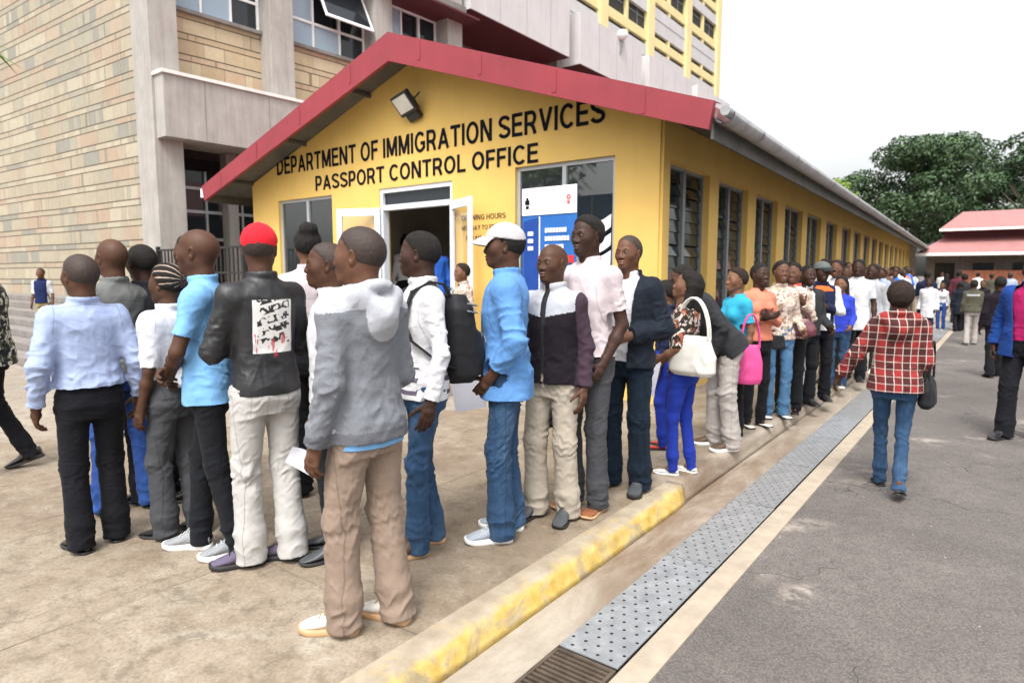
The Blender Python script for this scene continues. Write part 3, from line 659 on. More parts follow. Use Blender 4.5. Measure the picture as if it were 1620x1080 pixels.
# ------------------------------------------------------------------ tower behind
tw = empty('tower_block', (-20, 35, 0), label='tall pale yellow tower with rows of slot windows behind the balconies', cat='building')
KT = -.037*0
def T(x, y, z): return (x+KT*(y-35), y, z)
bays = [22.4, 28.7, 35.0, 41.4, 47.8, 54.1]
q = MB(); q.box(-32, -20.22, 22, 54.1, 8, 40, fn=T); lo(q, 'core', M['dark'], tw)
q = MB()
for y in bays: q.box(-20.6, -19.85, y-.45, y+.45 if y < 54 else y+.1, 8, 40, fn=T)
q.box(-32, -19.9, 54.11, 54.6, 8, 40, fn=T)
lo(q, 'pier', M['towery'], tw)
yb_, lb_ = MB(), MB(); fr = MB(); rev = MB()
FL = 2.85; base = 10.35
for k_ in range(8):
    z = base+k_*FL
    for y0, y1 in zip(bays[:-1], bays[1:]):
        a, b = y0+.45, y1-.45
        lb_.box(-20.5, -20.0, a, b, z, z+.72, fn=T)          # spandrel
        yb_.box(-20.5, -20.02, a, b, z+1.04, z+1.62, fn=T)    # yellow band
        m_d = (a+b)/2; yb_.box(-20.55, -20.04, m_d-.16, m_d+.16, z+.721, z+1.039, fn=T)
        tall = (k_ + (y0 > 40)) % 2 == 0
        yb_.box(-20.55, -20.04, m_d-.16, m_d+.16, z+1.621, z+FL-.001, fn=T)
        if tall:
            fr.box(-20.215, -20.19, a, b, z+2.45, z+2.5, fn=T); rev.box(-20.58, -20.1, a, b, z+1.621, z+1.70, fn=T)
            for s_ in (a+.03, m_d+.2, b-1.1): fr.box(-20.215, -20.18, s_, s_+.05, z+1.8, z+FL-.05, fn=T)
        else: lb_.box(-20.5, -20.03, a, b, z+1.96, z+FL-.001, fn=T)
lo(yb_, 'yellow_band', M['towery'], tw); lo(lb_, 'spandrel', M['towerl'], tw); lo(fr, 'window_frame', M['aludark'], tw); lo(rev, 'window_reveals', M['towery'], tw)
# ------------------------------------------------------------------ red-roofed building closing the street
hb = empty('red_roofed_hall', (3, 46, 0), label='low building with two tiers of faded red roof at the end of the street', cat='building')
def lh(mb, name, mats): return lo(mb, name, mats, hb)
q = MB(); q.box(-3.9, 16, 47.5, 56, 0, 2.72); lh(q, 'wall', M['concdark'])
q = MB(); q.add([(-4.3, 45.5, 2.75), (17, 45.5, 2.75), (17, 48.5, 3.75), (-3.2, 48.5, 3.75), (-4.3, 45.5, 2.62), (17, 45.5, 2.62)], [(0, 1, 2, 3), (4, 5, 1, 0)]); lh(q, 'lower_roof', M['redroof'])
q = MB(); q.box(-4.3, 17, 45.44, 45.5, 2.60, 2.78); q.box(-3.3, 17, 47.2, 47.26, 4.12, 4.26); lh(q, 'gutter', M['conclight'])
q = MB(); q.box(-3.1, 16, 48.5, 55, 3.4, 4.2); lh(q, 'clerestory', M['maroon'])
q = MB(); q.add([(-3.3, 47.3, 4.25), (17, 47.3, 4.25), (17, 52, 5.6), (-2.4, 52, 5.6), (-2.4, 52, 5.4), (-3.3, 56, 4.25), (17, 56, 4.25)], [(0, 1, 2, 3), (3, 2, 6, 5), (0, 3, 5)]); lh(q, 'upper_roof', M['redroof'])
q = MB()
for i in range(9): q.box(-3.4+i*1.9, -2.4+i*1.9, 47.43, 47.49, 1.1, 2.2)
lh(q, 'window', M['glass'])
q = MB(); q.box(-2.2, 4, 46.6, 46.9, 0, 1.75); q.box(5, 12, 46.8, 47, 0, 1.6)
o = q.build('brick_wall', plain('orange_brick', (.36, .13, .07), .8, var=.4, scale=5)); tag(o, 'low orange brown brick wall in front of the red roofed hall', 'wall')
# ------------------------------------------------------------------ railing beside the office
rl = empty('railing', (-12.2, 6.6, 0), label='black metal railing between the stone block and the yellow office', cat='railing')
q = MB()
x0, x1 = -14.3, -10.95; yr = 6.3
for z in (.35, 1.55, 2.02): q.box(x0, x1, yr-.02, yr+.02, z, z+.04)
lo(q, 'rail', M['black'], rl)
q = MB(); i = 0; x = x0
while x < x1: q.box(x-.012, x+.012, yr-.012, yr+.012, .1, 2.02); x += .15
lo(q, 'bars', M['black'], rl)
q = MB()
for x in (x0, -12.6, x1): q.box(x-.035, x+.035, yr-.035, yr+.035, 0, 2.12)
lo(q, 'post', M['black'], rl)
# ------------------------------------------------------------------ roll-up banner
bn = empty('roll_up_banner', (-4.45, 6.55, 0), label='blue and white roll-up banner standing before the right-hand front window', cat='banner')
def bp(mb, name, mat, parent=bn): return lo(mb, name, mat, parent)
BL = plain('banner_blue', (.018, .12, .40), .35, var=.1, bmp=0); BL2 = plain('banner_dark_blue', (.008, .05, .26), .35, var=.1, bmp=0)
q = MB(); q.box(-4.85, -4.05, 6.55, 6.556, .10, 2.60); panel = bp(q, 'panel', BL)
q = MB(); q.box(-4.85, -4.05, 6.540, 6.549, 2.27, 2.60); h = q.build('header', M['white']); h.parent = panel
q = MB(); q.add([(-4.83, 6.545, 1.3), (-4.60, 6.545, 1.3), (-4.60, 6.545, 2.24), (-4.83, 6.545, 2.20)], [(0, 1, 2, 3)]); q.add([(-4.83, 6.545, .5), (-4.60, 6.545, .5), (-4.60, 6.545, 1.2), (-4.83, 6.545, 1.2)], [(0, 1, 2, 3)]); h = q.build('dark_panel', BL2); h.parent = panel
q = MB(); q.box(-4.59, -4.575, 6.538, 6.546, 1.2, 2.25)
for z in (2.02, 1.93, 1.84): q.box(-4.76, -4.68, 6.538, 6.544, z, z+.05)
for z, wd in ((2.05, .30), (1.95, .34), (1.85, .28), (1.60, .3), (1.5, .33)):
    x = -4.50
    while x < -4.50+wd: q.box(x, x+.028, 6.538, 6.546, z, z+.055); x += .04
h = q.build('white_print', M['white']); h.parent = panel
q = MB(); q.box(-4.60, -4.08, 6.538, 6.547, 1.68, 1.77); h = q.build('red_print', plain('print_red', (.6, .03, .04), .4, bmp=0)); h.parent = panel
q = MB(); q.box(-4.80, -4.735, 6.534, 6.539, 2.40, 2.455); q.box(-4.79, -4.745, 6.534, 6.539, 2.35, 2.385); q.tube((-4.7675, 6.539, 2.47), (-4.7675, 6.534, 2.47), .018, n=10); h = q.build('emblem', M['letters']); h.parent = panel
q = MB()
for k_ in range(6):
    a = k_*math.pi/3; q.tube((-4.16+.022*math.cos(a), 6.539, 2.46+.022*math.sin(a)), (-4.16+.022*math.cos(a), 6.534, 2.46+.022*math.sin(a)), .012, n=8)
q.box(-4.18, -4.14, 6.534, 6.539, 2.38, 2.42); h = q.build('emblem', plain('print_pink', (.6, .12, .15), .4, bmp=0)); h.parent = panel
q = MB(); q.box(-4.86, -4.04, 6.47, 6.64, .002, .10); bp(q, 'base', M['alu']); q = MB(); q.tube((-4.45, 6.57, .1), (-4.45, 6.57, 2.6), .012); bp(q, 'pole', M['alu'])
# ------------------------------------------------------------------ trees
def leafmat(name, c0, c1):
    m, t, b = newmat(name); oi = nd(t, 'ShaderNodeNewGeometry')
    c = ramp(t, oi.outputs['Random Per Island'], [(0, c0), (1, c1)])
    L(t, c, b.inputs['Base Color']); b.inputs['Roughness'].default_value = .5; b.inputs['Specular IOR Level'].default_value = .35
    return m
M['leaf'] = leafmat('dark_leaves', (.016, .042, .018), (.085, .145, .06)); M['leaf2'] = leafmat('bright_leaves', (.10, .19, .03), (.22, .33, .06)); M['bark'] = plain('bark', (.10, .075, .055), .9, var=.3)
def crown(clumps, nleaf, ls, seed, mat, name, parent, org):
    rs = np.random.RandomState(seed); vs = []; 
    for (c, r) in clumps:
        n = int(nleaf*(r[0]*r[2]))
        d = rs.normal(size=(n, 3)); d /= np.linalg.norm(d, axis=1)[:, None]
        rad = .55+.5*rs.rand(n)**.5; p = np.array(c)+d*rad[:, None]*np.array(r)
        nr = d+rs.normal(size=(n, 3))*.7; nr[:, 2] += .4; nr /= np.linalg.norm(nr, axis=1)[:, None]
        u = np.cross(nr, rs.normal(size=(n, 3))); u /= np.linalg.norm(u, axis=1)[:, None]; v = np.cross(nr, u)
        s1 = ls*(.6+.8*rs.rand(n))[:, None]; s2 = s1*.45
        quad = np.stack([p-u*s1, p-v*s2, p+u*s1, p+v*s2], 1)
        quad[:, [0, 2], 2] -= s1*.25
        vs.append(quad.reshape(-1, 3))
    V = np.concatenate(vs)-np.array(org); n = len(V)//4
    me = bpy.data.meshes.new(name); me.vertices.add(len(V)); me.vertices.foreach_set('co', V.ravel())
    me.loops.add(n*4); me.loops.foreach_set('vertex_index', np.arange(n*4)); me.polygons.add(n)
    me.polygons.foreach_set('loop_start', np.arange(n)*4); me.polygons.foreach_set('loop_total', np.full(n, 4)); me.update(); me.materials.append(mat)
    o = bpy.data.objects.new(name, me); COL.objects.link(o); o.parent = parent; return o
def tree(x, y, H_, Rr, seed, label, mat='leaf', nl=260, ls=.22, group=None, nc=38, zlo=.35):
    rs = random.Random(seed); t = empty('tree', (x, y, 0), label=label, cat='tree', group=group)
    q = MB(); q.tube((0, 0, 0), (.2, 0, H_*.45), .38, .26, 10); cl = []
    for i in range(nc):
        a = rs.uniform(0, 6.283); e = rs.uniform(0, 1)**.6; z = H_*(zlo+(1-zlo)*.93*rs.random())
        prof = math.sin(math.pi*min(1, max(0.08, (z/H_-zlo+.12)/(1.18-zlo))))**.6
        rr = Rr*e*prof; c = (rr*math.cos(a), rr*math.sin(a)*.8, z); k_ = rs.uniform(.10, .21)*Rr
        cl.append((c, (k_*1.35, k_*1.35, k_*.8)))
        if i % 3 == 0: q.tube((.2, 0, H_*.42), (c[0]*.9, c[1]*.9, c[2]), .12, .03, 6)
    q.build('trunk', M['bark'], t)
    crown([((c[0], c[1], c[2]), r) for c, r in cl], nl, ls, seed, M[mat], 'crown', t, (0, 0, 0))
    return t
tree(-6.2, 62, 12.6, 6.2, 1, 'broad dark green tree behind the far end of the long gutter', nl=420, ls=.16, nc=62)
tree(1.6, 66, 12.6, 5.5, 2, 'tall dark tree rising behind the two tiered red roof', nl=420, ls=.16, nc=55)
tree(8.5, 66, 13.5, 6, 3, 'dark tree at the right edge above the red roofed hall', nl=420, ls=.16, nc=50)
tree(-11.5, 56, 9.3, 2.6, 4, 'small bright green tree showing just above the gutter', 'leaf2', nl=300, ls=.15, nc=24)
tree(-2.2, 80, 13.2, 6, 5, 'darker tree filling the gap between the two nearer crowns', nl=300, ls=.19, nc=45)
# palm whose frond tip enters at the upper left
pt = empty('palm_tree', (-10.1, 0.75, 0), label='palm with a green frond tip hanging in at the upper left corner', cat='palm tree')
q = MB()
for i in range(8): q.tube((.02*math.sin(i), 0, i*.55), (.02*math.sin(i+1), 0, (i+1)*.55), .12-.006*i, .115-.006*i, 10)
q.build('trunk', M['bark'], pt)
q = MB(); rr = random.Random(4)
for k_ in range(9):
    a = k_*.698+.1; d = Vector((math.cos(a), math.sin(a), 0)); sd_ = Vector((-d.y, d.x, 0)); prev = None
    for i in range(16):
        s_ = i/15; p = Vector((0, 0, 4.4))+d*(1.9*s_)+Vector((0, 0, .9*math.sin(s_*2.2)-.9*s_*s_))
        if prev is not None: q.tube(prev, p, .012, .010, 5)
        if i > 1:
            for sg in (-1, 1):
                tip = p+sd_*sg*.42*(1-s_*.6)+d*.22+Vector((0, 0, -.18)); q.add([p+d*.02, p-d*.02, tip], [(0, 1, 2)])
        prev = p
q.build('fronds', M['leaf2'], pt)

tree(-17, -11, 9.5, 4.0, 9, 'leafy tree added out of view to be mirrored in the office windows', nl=60, ls=.3, nc=24)  # unseen tree, added only so the front windows have something to reflect
p2 = copytree(pt); p2.location = (-12.2, -2.6, 0); tag(p2, 'palm added out of view to be mirrored in the right window', 'palm tree')  # second palm, unseen, likewise added for the window reflections
# ------------------------------------------------------------------ implicit-surface bodies
class Field:
    """smooth union of simple solids on a grid, polygonised with surface nets"""
    def __init__(s, lo_, hi_, h):
        s.lo = np.array(lo_, np.float32)-2*h; s.h = h
        s.n = np.ceil((np.array(hi_)-s.lo)/h).astype(int)+3
        s.D = np.full(tuple(s.n), 9.0, np.float32)
        s.ax = [s.lo[i]+h*np.arange(s.n[i], dtype=np.float32) for i in range(3)]
    def sub(s, lo_, hi_):
        i0 = np.maximum(np.floor((np.array(lo_)-s.lo)/s.h).astype(int), 0); i1 = np.minimum(np.ceil((np.array(hi_)-s.lo)/s.h).astype(int)+1, s.n)
        if (i1 <= i0).any(): return None, None
        sl = tuple(slice(a, b) for a, b in zip(i0, i1))
        return sl, (s.ax[0][sl[0]][:, None, None], s.ax[1][sl[1]][None, :, None], s.ax[2][sl[2]][None, None, :])
    def comb(s, sl, d, k, op='u'):
        c = s.D[sl]
        if op == 'u': hh = np.maximum(k-np.abs(c-d), 0)/k; s.D[sl] = np.minimum(c, d)-hh*hh*k*.25
        else: d = -d; hh = np.maximum(k-np.abs(c-d), 0)/k; s.D[sl] = np.maximum(c, d)+hh*hh*k*.25
    def cone(s, a, b, r1, r2, k=.02, op='u', flat=None):
        """flat=(dir, ratio): squash the cross-section along dir"""
        a = np.array(a, np.float32); b = np.array(b, np.float32); m = max(r1, r2)*1.3+k+2.5*s.h
        sl, P = s.sub(np.minimum(a, b)-m, np.maximum(a, b)+m)
        if sl is None: return
        ba = b-a; L2 = float(ba@ba)+1e-9; px, py, pz = P[0]-a[0], P[1]-a[1], P[2]-a[2]
        t = np.clip((px*ba[0]+py*ba[1]+pz*ba[2])/L2, 0, 1)
        qx, qy, qz = px-t*ba[0], py-t*ba[1], pz-t*ba[2]
        if flat is not None:
            f = np.array(flat[0], np.float32); f /= np.linalg.norm(f); c = (qx*f[0]+qy*f[1]+qz*f[2])*(1/flat[1]-1)
            qx = qx+c*f[0]; qy = qy+c*f[1]; qz = qz+c*f[2]
        d = np.sqrt(qx*qx+qy*qy+qz*qz)-(r1+(r2-r1)*t)
        s.comb(sl, d.astype(np.float32), k, op)
    def chain(s, pts, rs, k=.02, **kw):
        for i in range(len(pts)-1): s.cone(pts[i], pts[i+1], rs[i], rs[i+1], k, **kw)
    def ell(s, c, r, k=.02, op='u', rot=None):
        c = np.array(c, np.float32); r = np.array(r, np.float32); m = r.max()+k+2.5*s.h
        sl, P = s.sub(c-m, c+m)
        if sl is None: return
        x, y, z = P[0]-c[0], P[1]-c[1], P[2]-c[2]
        if rot is not None:
            Q = np.array(rot, np.float32)  # columns are local axes
            x, y, z = (x*Q[0, 0]+y*Q[1, 0]+z*Q[2, 0], x*Q[0, 1]+y*Q[1, 1]+z*Q[2, 1], x*Q[0, 2]+y*Q[1, 2]+z*Q[2, 2])
        a = np.sqrt((x/r[0])**2+(y/r[1])**2+(z/r[2])**2); b = np.sqrt((x/r[0]**2)**2+(y/r[1]**2)**2+(z/r[2]**2)**2)+1e-6
        s.comb(sl, (a*(a-1)/b).astype(np.float32), k, op)
    def loft(s, tab, T=None, k=.02, z0=None, z1=None, nexp=2.3, op='u'):
        """stack of superelliptical sections tab=[(z,a,b,yc)], T=(Rot3, origin) places it"""
        tab = np.array(sorted(tab), np.float32); zl, zh = tab[0, 0], tab[-1, 0]
        z0 = zl if z0 is None else z0; z1 = zh if z1 is None else z1
        am = max(tab[:, 1].max(), tab[:, 2].max())+np.abs(tab[:, 3]).max()+k+3*s.h
        cs = np.array([[x, y, z] for x in (-am, am) for y in (-am, am) for z in (z0-.05, z1+.05)], np.float32)
        if T is not None: cs = (cs-T[1]) @ T[0].T+T[1]
        sl, P = s.sub(cs.min(0), cs.max(0))
        if sl is None: return
        x, y, z = P
        if T is not None:
            Rm, o = T; x, y, z = x-o[0], y-o[1], z-o[2]
            x, y, z = (x*Rm[0, 0]+y*Rm[1, 0]+z*Rm[2, 0]+o[0], x*Rm[0, 1]+y*Rm[1, 1]+z*Rm[2, 1]+o[1], x*Rm[0, 2]+y*Rm[1, 2]+z*Rm[2, 2]+o[2])
        zz = np.clip(z, zl, zh); zs = tab[:, 0]
        # smooth interpolation of the table
        fine = np.linspace(zl, zh, 80); cols = []
        for c in (1, 2, 3):
            v = np.interp(fine, zs, tab[:, c]); kk = np.array([1, 4, 6, 4, 1])/16.
            vp = np.pad(v, 2, 'edge'); v = sum(kk[i]*vp[i:i+80] for i in range(5)); cols.append(v.astype(np.float32))
        A, Bb, C = (np.interp(zz, fine, c).astype(np.float32) for c in cols)
        q = ((np.abs(x)/A)**nexp+(np.abs(y-C)/Bb)**nexp)**(1/nexp)
        d = (q-1)*np.minimum(A, Bb)*.9
        d = np.maximum(d, np.maximum(z0-z, z-z1))
        s.comb(sl, d.astype(np.float32), k, op)
    def cut(s, p, n):
        """remove everything on the side n points to"""
        x, y, z = s.ax[0][:, None, None], s.ax[1][None, :, None], s.ax[2][None, None, :]
        d = (x-p[0])*n[0]+(y-p[1])*n[1]+(z-p[2])*n[2]; s.D = np.maximum(s.D, d.astype(np.float32))
    def mesh(s):
        D = s.D; S_ = D < 0; nx, ny, nz = D.shape
        c = np.zeros((nx-1, ny-1, nz-1), np.int8)
        for i in (0, 1):
            for j in (0, 1):
                for k in (0, 1): c += S_[i:nx-1+i, j:ny-1+j, k:nz-1+k]
        I, J, K = np.nonzero((c > 0) & (c < 8)); n = len(I)
        idx = np.full(c.shape, -1, np.int32); idx[I, J, K] = np.arange(n)
        acc = np.zeros((n, 3), np.float32); cnt = np.zeros(n, np.float32)
        cor = [(i, j, k) for i in (0, 1) for j in (0, 1) for k in (0, 1)]
        val = {q: D[I+q[0], J+q[1], K+q[2]] for q in cor}
        for a in cor:
            for ax in range(3):
                if a[ax]: continue
                b = list(a); b[ax] = 1; b = tuple(b); va, vb = val[a], val[b]; m = (va < 0) != (vb < 0)
                t = np.where(m, va/np.where(m, va-vb, 1), 0)
                for q in range(3): acc[:, q] += m*((a[q]+t) if q == ax else a[q])
                cnt += m
        V = np.stack([I, J, K], 1)+acc/cnt[:, None]; V = V*s.h+s.lo
        F = []
        for ax in range(3):
            o1, o2 = (ax+1) % 3, (ax+2) % 3
            sa = [slice(1, -1)]*3; sa[ax] = slice(0, -1); sb = list(sa); sb[ax] = slice(1, None)
            A, Bq = S_[tuple(sa)], S_[tuple(sb)]
            q = np.array(np.nonzero(A != Bq)).T
            if not len(q): continue
            flip = A[tuple(q.T)]; base = q.copy(); base[:, o1] += 1; base[:, o2] += 1
            def at(d1, d2): r = base.copy(); r[:, o1] += d1; r[:, o2] += d2; return idx[r[:, 0], r[:, 1], r[:, 2]]
            f = np.stack([at(-1, -1), at(0, -1), at(0, 0), at(-1, 0)], 1); f[~flip] = f[~flip][:, ::-1]; F.append(f)
        F = np.concatenate(F) if F else np.zeros((0, 4), int); F = F[(F >= 0).all(1)]
        return V.astype(np.float32), F.astype(np.int32)
def vnormals(V, F):
    n = np.cross(V[F[:, 2]]-V[F[:, 0]], V[F[:, 3]]-V[F[:, 1]]); N = np.zeros_like(V)
    for i in range(4): 
        for c in range(3): N[:, c] += np.bincount(F[:, i], n[:, c], len(V))
    return N/(np.linalg.norm(N, axis=1)[:, None]+1e-9)
def smooth(V, F, it=1, lam=.5):
    for _ in range(it):
        S_ = np.zeros_like(V); c = np.zeros(len(V))
        for i in range(4):
            a, b = F[:, i], F[:, (i+1) % 4]
            for q in range(3): S_[:, q] += np.bincount(a, V[b, q], len(V))+np.bincount(b, V[a, q], len(V))
            c += np.bincount(a, minlength=len(V))+np.bincount(b, minlength=len(V))
        V = V+lam*(S_/c[:, None]-V)
    return V
def npmesh(name, V, F, mats, parent=None, mi=None):
    me = bpy.data.meshes.new(name); me.vertices.add(len(V)); me.vertices.foreach_set('co', np.asarray(V, np.float32).ravel())
    n = len(F); k = F.shape[1]; me.loops.add(n*k); me.loops.foreach_set('vertex_index', np.asarray(F, np.int32).ravel()); me.polygons.add(n)
    me.polygons.foreach_set('loop_start', np.arange(n, dtype=np.int32)*k); me.polygons.foreach_set('loop_total', np.full(n, k, np.int32))
    me.polygons.foreach_set('use_smooth', np.ones(n, bool))
    if not isinstance(mats, (list, tuple)): mats = [mats]
    for m in mats: me.materials.append(m)
    if mi is not None: me.polygons.foreach_set('material_index', np.asarray(mi, np.int32))
    me.update(calc_edges=True); me.validate() if False else None
    o = bpy.data.objects.new(name, me); COL.objects.link(o)
    if parent: o.parent = parent
    return o
def nz(v): v = np.array(v, float); return v/np.linalg.norm(v)
def wr(P, rs, f, dirs, warp=1.2):
    """ridged cloth folds: sum of warped waves across the given directions"""
    out = np.zeros(len(P)); w1 = np.sin(P @ (rs.normal(size=3)*f*.35)+rs.rand()*6)*warp+np.sin(P @ (rs.normal(size=3)*f*.6)+rs.rand()*6)*warp*.6
    for d in dirs:
        d = nz(np.array(d)+rs.normal(size=3)*.22); ph = P @ (d*f*(.75+.5*rs.rand()))+w1+rs.rand()*6
        g = np.sin(P @ (rs.normal(size=3)*f*.3)+rs.rand()*6)*.5+.5
        out += (1-2*np.abs(np.sin(ph*.5))**.8)*g
    return out/len(dirs)
# ------------------------------------------------------------------ skin, hair and cloth materials
def skin_mat(name, col):
    if name in MATS: return MATS[name]
    m, t, b = newmat(name); v = coord(t, 'Object')
    c = ramp(t, noise(t, v, 14, 5), [(.3, tuple(x*.82 for x in col)), (.7, tuple(min(1, x*1.15) for x in col))])
    L(t, c, b.inputs['Base Color']); b.inputs['Roughness'].default_value = .56; b.inputs['Specular IOR Level'].default_value = .24
    b.inputs['Subsurface Weight'].default_value = .06; b.inputs['Subsurface Radius'].default_value = (.02, .008, .004); b.inputs['Subsurface Scale'].default_value = .5
    bump(t, noise(t, v, 220, 3), .12, .001, b); MATS[name] = m; return m
SK = [skin_mat('skin_dark', (.074, .034, .020)), skin_mat('skin_brown', (.115, .053, .031)), skin_mat('skin_warm', (.165, .078, .046)), skin_mat('skin_deep', (.044, .021, .014))]
LIP = [plain('lip_dark', (.10, .042, .032), .4, bmp=0), plain('lip_brown', (.17, .07, .055), .4, bmp=0), plain('lip_warm', (.25, .09, .075), .4, bmp=0), plain('lip_deep', (.07, .03, .026), .4, bmp=0)]
EYEW = plain('eye_white', (.62, .58, .52), .3, bmp=0); EYEB = plain('eye_iris', (.012, .008, .006), .15, bmp=0)
HAIR = plain('short_black_hair', (.012, .010, .009), .8, var=.5, scale=60, bmp=1, bscale=240, bdist=.006, spec=.25)
HAIRB = plain('brown_black_hair', (.022, .013, .010), .8, var=.5, scale=60, bmp=1, bscale=200, bdist=.006, spec=.25)
HAIRG = plain('greying_hair', (.05, .047, .045), .8, var=.5, scale=60, bmp=1, bscale=220, bdist=.005, spec=.25)
def cloth(name, col, rough=.88, kind='plain', col2=None, col3=None, bs=1.0, sheen=.03, seams=None):
    if name in MATS: return MATS[name]
    m, t, b = newmat(name); v = coord(t, 'Object')
    n = noise(t, v, 7, 5, .6)
    lo_ = tuple(c*.86 for c in col); hi = tuple(min(1, c*1.1) for c in col)
    c = ramp(t, n, [(.3, lo_), (.7, hi)])
    s = sepxyz(t, v)
    if kind == 'denim':
        sv = coord(t, 'Object', (1, 1, .18)); f = noise(t, sv, 45, 5, .75)
        c = mix(t, ramp(t, f, [(.35, .0), (.75, .35)]), c, tuple(min(1, x*1.9+.02) for x in col))
        c = mix(t, ramp(t, noise(t, coord(t, 'Object', (1, 1, .45)), 5, 4), [(.48, 0.0), (.7, .5)]), c, col2 or tuple(min(1, x*1.9+.03) for x in col))
    if kind == 'plaid':
        def stripes(co, pitch, offs, wd):
            f = math_(t, 'FRACT', math_(t, 'ADD', math_(t, 'DIVIDE', co, pitch), offs)); return math_(t, 'LESS_THAN', f, wd)
        ang = math_(t, 'ADD', s[0], math_(t, 'MULTIPLY', s[1], .25)); z = s[2]; P = .108
        bx, bz = stripes(ang, P, 0, .5), stripes(z, P, 0, .5); wx, wz = stripes(ang, P/2, .05, .12), stripes(z, P/2, .05, .10)
        c = mix(t, math_(t, 'MULTIPLY', bx, .72), c, (.03, .018, .018)); c = mix(t, math_(t, 'MULTIPLY', bz, .6), c, (.03, .018, .018))
        c = mix(t, math_(t, 'MULTIPLY', wx, .55), c, (.60, .54, .47)); c = mix(t, math_(t, 'MULTIPLY', wz, .5), c, (.60, .54, .47))
    if kind == 'blot':      # camouflage / floral blotches
        a = noise(t, v, 16, 2, .5, 1.2); a2 = noise(t, coord(t, 'Object', (1, 1, 1), (1, 2, 3)), 22, 2, .5, 1.0)
        c = mix(t, ramp(t, a, [(.52, 0.0), (.55, 1.0)]), c, col2); c = mix(t, ramp(t, a2, [(.56, 0.0), (.59, 1.0)]), c, col3)
    if kind == 'stripe':
        f = math_(t, 'FRACT', math_(t, 'DIVIDE', s[2], .07)); c = mix(t, math_(t, 'MULTIPLY', math_(t, 'LESS_THAN', f, .35), math_(t, 'MULTIPLY', math_(t, 'LESS_THAN', s[2], 1.06), math_(t, 'LESS_THAN', s[1], .15))), c, col2)
    if kind == 'heather':
        c = mix(t, ramp(t, noise(t, v, 260, 3, .8), [(.35, 0.0), (.65, .55)]), c, tuple(min(1, x*1.7+.03) for x in col))
    seam = None
    if seams:
        ab = math_(t, 'ABSOLUTE', s[0]); A_ = lambda *a: math_(t, *a)
        def line(co, at_, w_): return A_('LESS_THAN', A_('ABSOLUTE', A_('ADD', co, -at_)), w_)
        def rng(co, a, b_): return A_('MULTIPLY', A_('GREATER_THAN', co, a), A_('LESS_THAN', co, b_))
        back, front = A_('LESS_THAN', s[1], -.02), A_('GREATER_THAN', s[1], .02)
        if seams == 'legs':
            side = A_('MULTIPLY', line(s[1], -.01, .0022), A_('GREATER_THAN', ab, .10))
            pk = A_('MAXIMUM', A_('MULTIPLY', A_('MAXIMUM', line(ab, .052, .002), line(ab, .128, .002)), rng(s[2], .83, .95)), A_('MULTIPLY', line(s[2], .948, .0028), rng(ab, .052, .128)))
            pk = A_('MULTIPLY', A_('MAXIMUM', pk, A_('MULTIPLY', line(s[0], 0, .0022), rng(s[2], .80, 1.1))), back)
            fk = A_('MULTIPLY', A_('MULTIPLY', line(A_('ADD', s[2], A_('MULTIPLY', ab, -1.0)), .84, .0035), rng(ab, .08, .16)), front)
            seam = A_('MAXIMUM', A_('MAXIMUM', side, pk), A_('MAXIMUM', fk, line(s[2], 1.0, .0025)))
        else:
            yk = A_('MULTIPLY', A_('MULTIPLY', line(A_('ADD', s[2], A_('MULTIPLY', ab, .12)), 1.385, .0024), A_('LESS_THAN', ab, .155)), back)
            sc_ = A_('MULTIPLY', line(A_('ADD', ab, A_('MULTIPLY', A_('ADD', s[2], -1.30), .12)), .158, .0022), rng(s[2], 1.22, 1.47))
            pl = A_('MULTIPLY', A_('MULTIPLY', A_('MAXIMUM', line(s[0], .016, .0018), line(s[0], -.014, .0018)), front), A_('LESS_THAN', s[2], 1.45))
            bt = A_('MULTIPLY', A_('MULTIPLY', line(s[0], .001, .006), line(A_('FRACT', A_('MULTIPLY', s[2], 11)), .5, .06)), front)
            seam = A_('MAXIMUM', A_('MAXIMUM', yk, sc_), A_('MAXIMUM', pl, bt))
        c = mix(t, A_('MULTIPLY', seam, .38), c, tuple(x*.25 for x in col))
    L(t, c, b.inputs['Base Color']); b.inputs['Roughness'].default_value = rough; b.inputs['Sheen Weight'].default_value = sheen; b.inputs['Specular IOR Level'].default_value = .12
    w1 = noise(t, coord(t, 'Object', (1, 1, .7), (.3, .5, .2)), 9, 3, .5, .35); w2 = noise(t, v, 420, 2)
    w3 = noise(t, coord(t, 'Object', (1, 1, .6), (.9, .2, .6)), 26, 4, .6, .5)
    hgt = math_(t, 'ADD', math_(t, 'ADD', math_(t, 'MULTIPLY', w1, 3*bs), math_(t, 'MULTIPLY', w3, 1.3)), math_(t, 'MULTIPLY', w2, .12))
    if seam is not None: hgt = math_(t, 'SUBTRACT', hgt, math_(t, 'MULTIPLY', seam, .35))
    bump(t, hgt, .38, .006, b)
    MATS[name] = m; return m
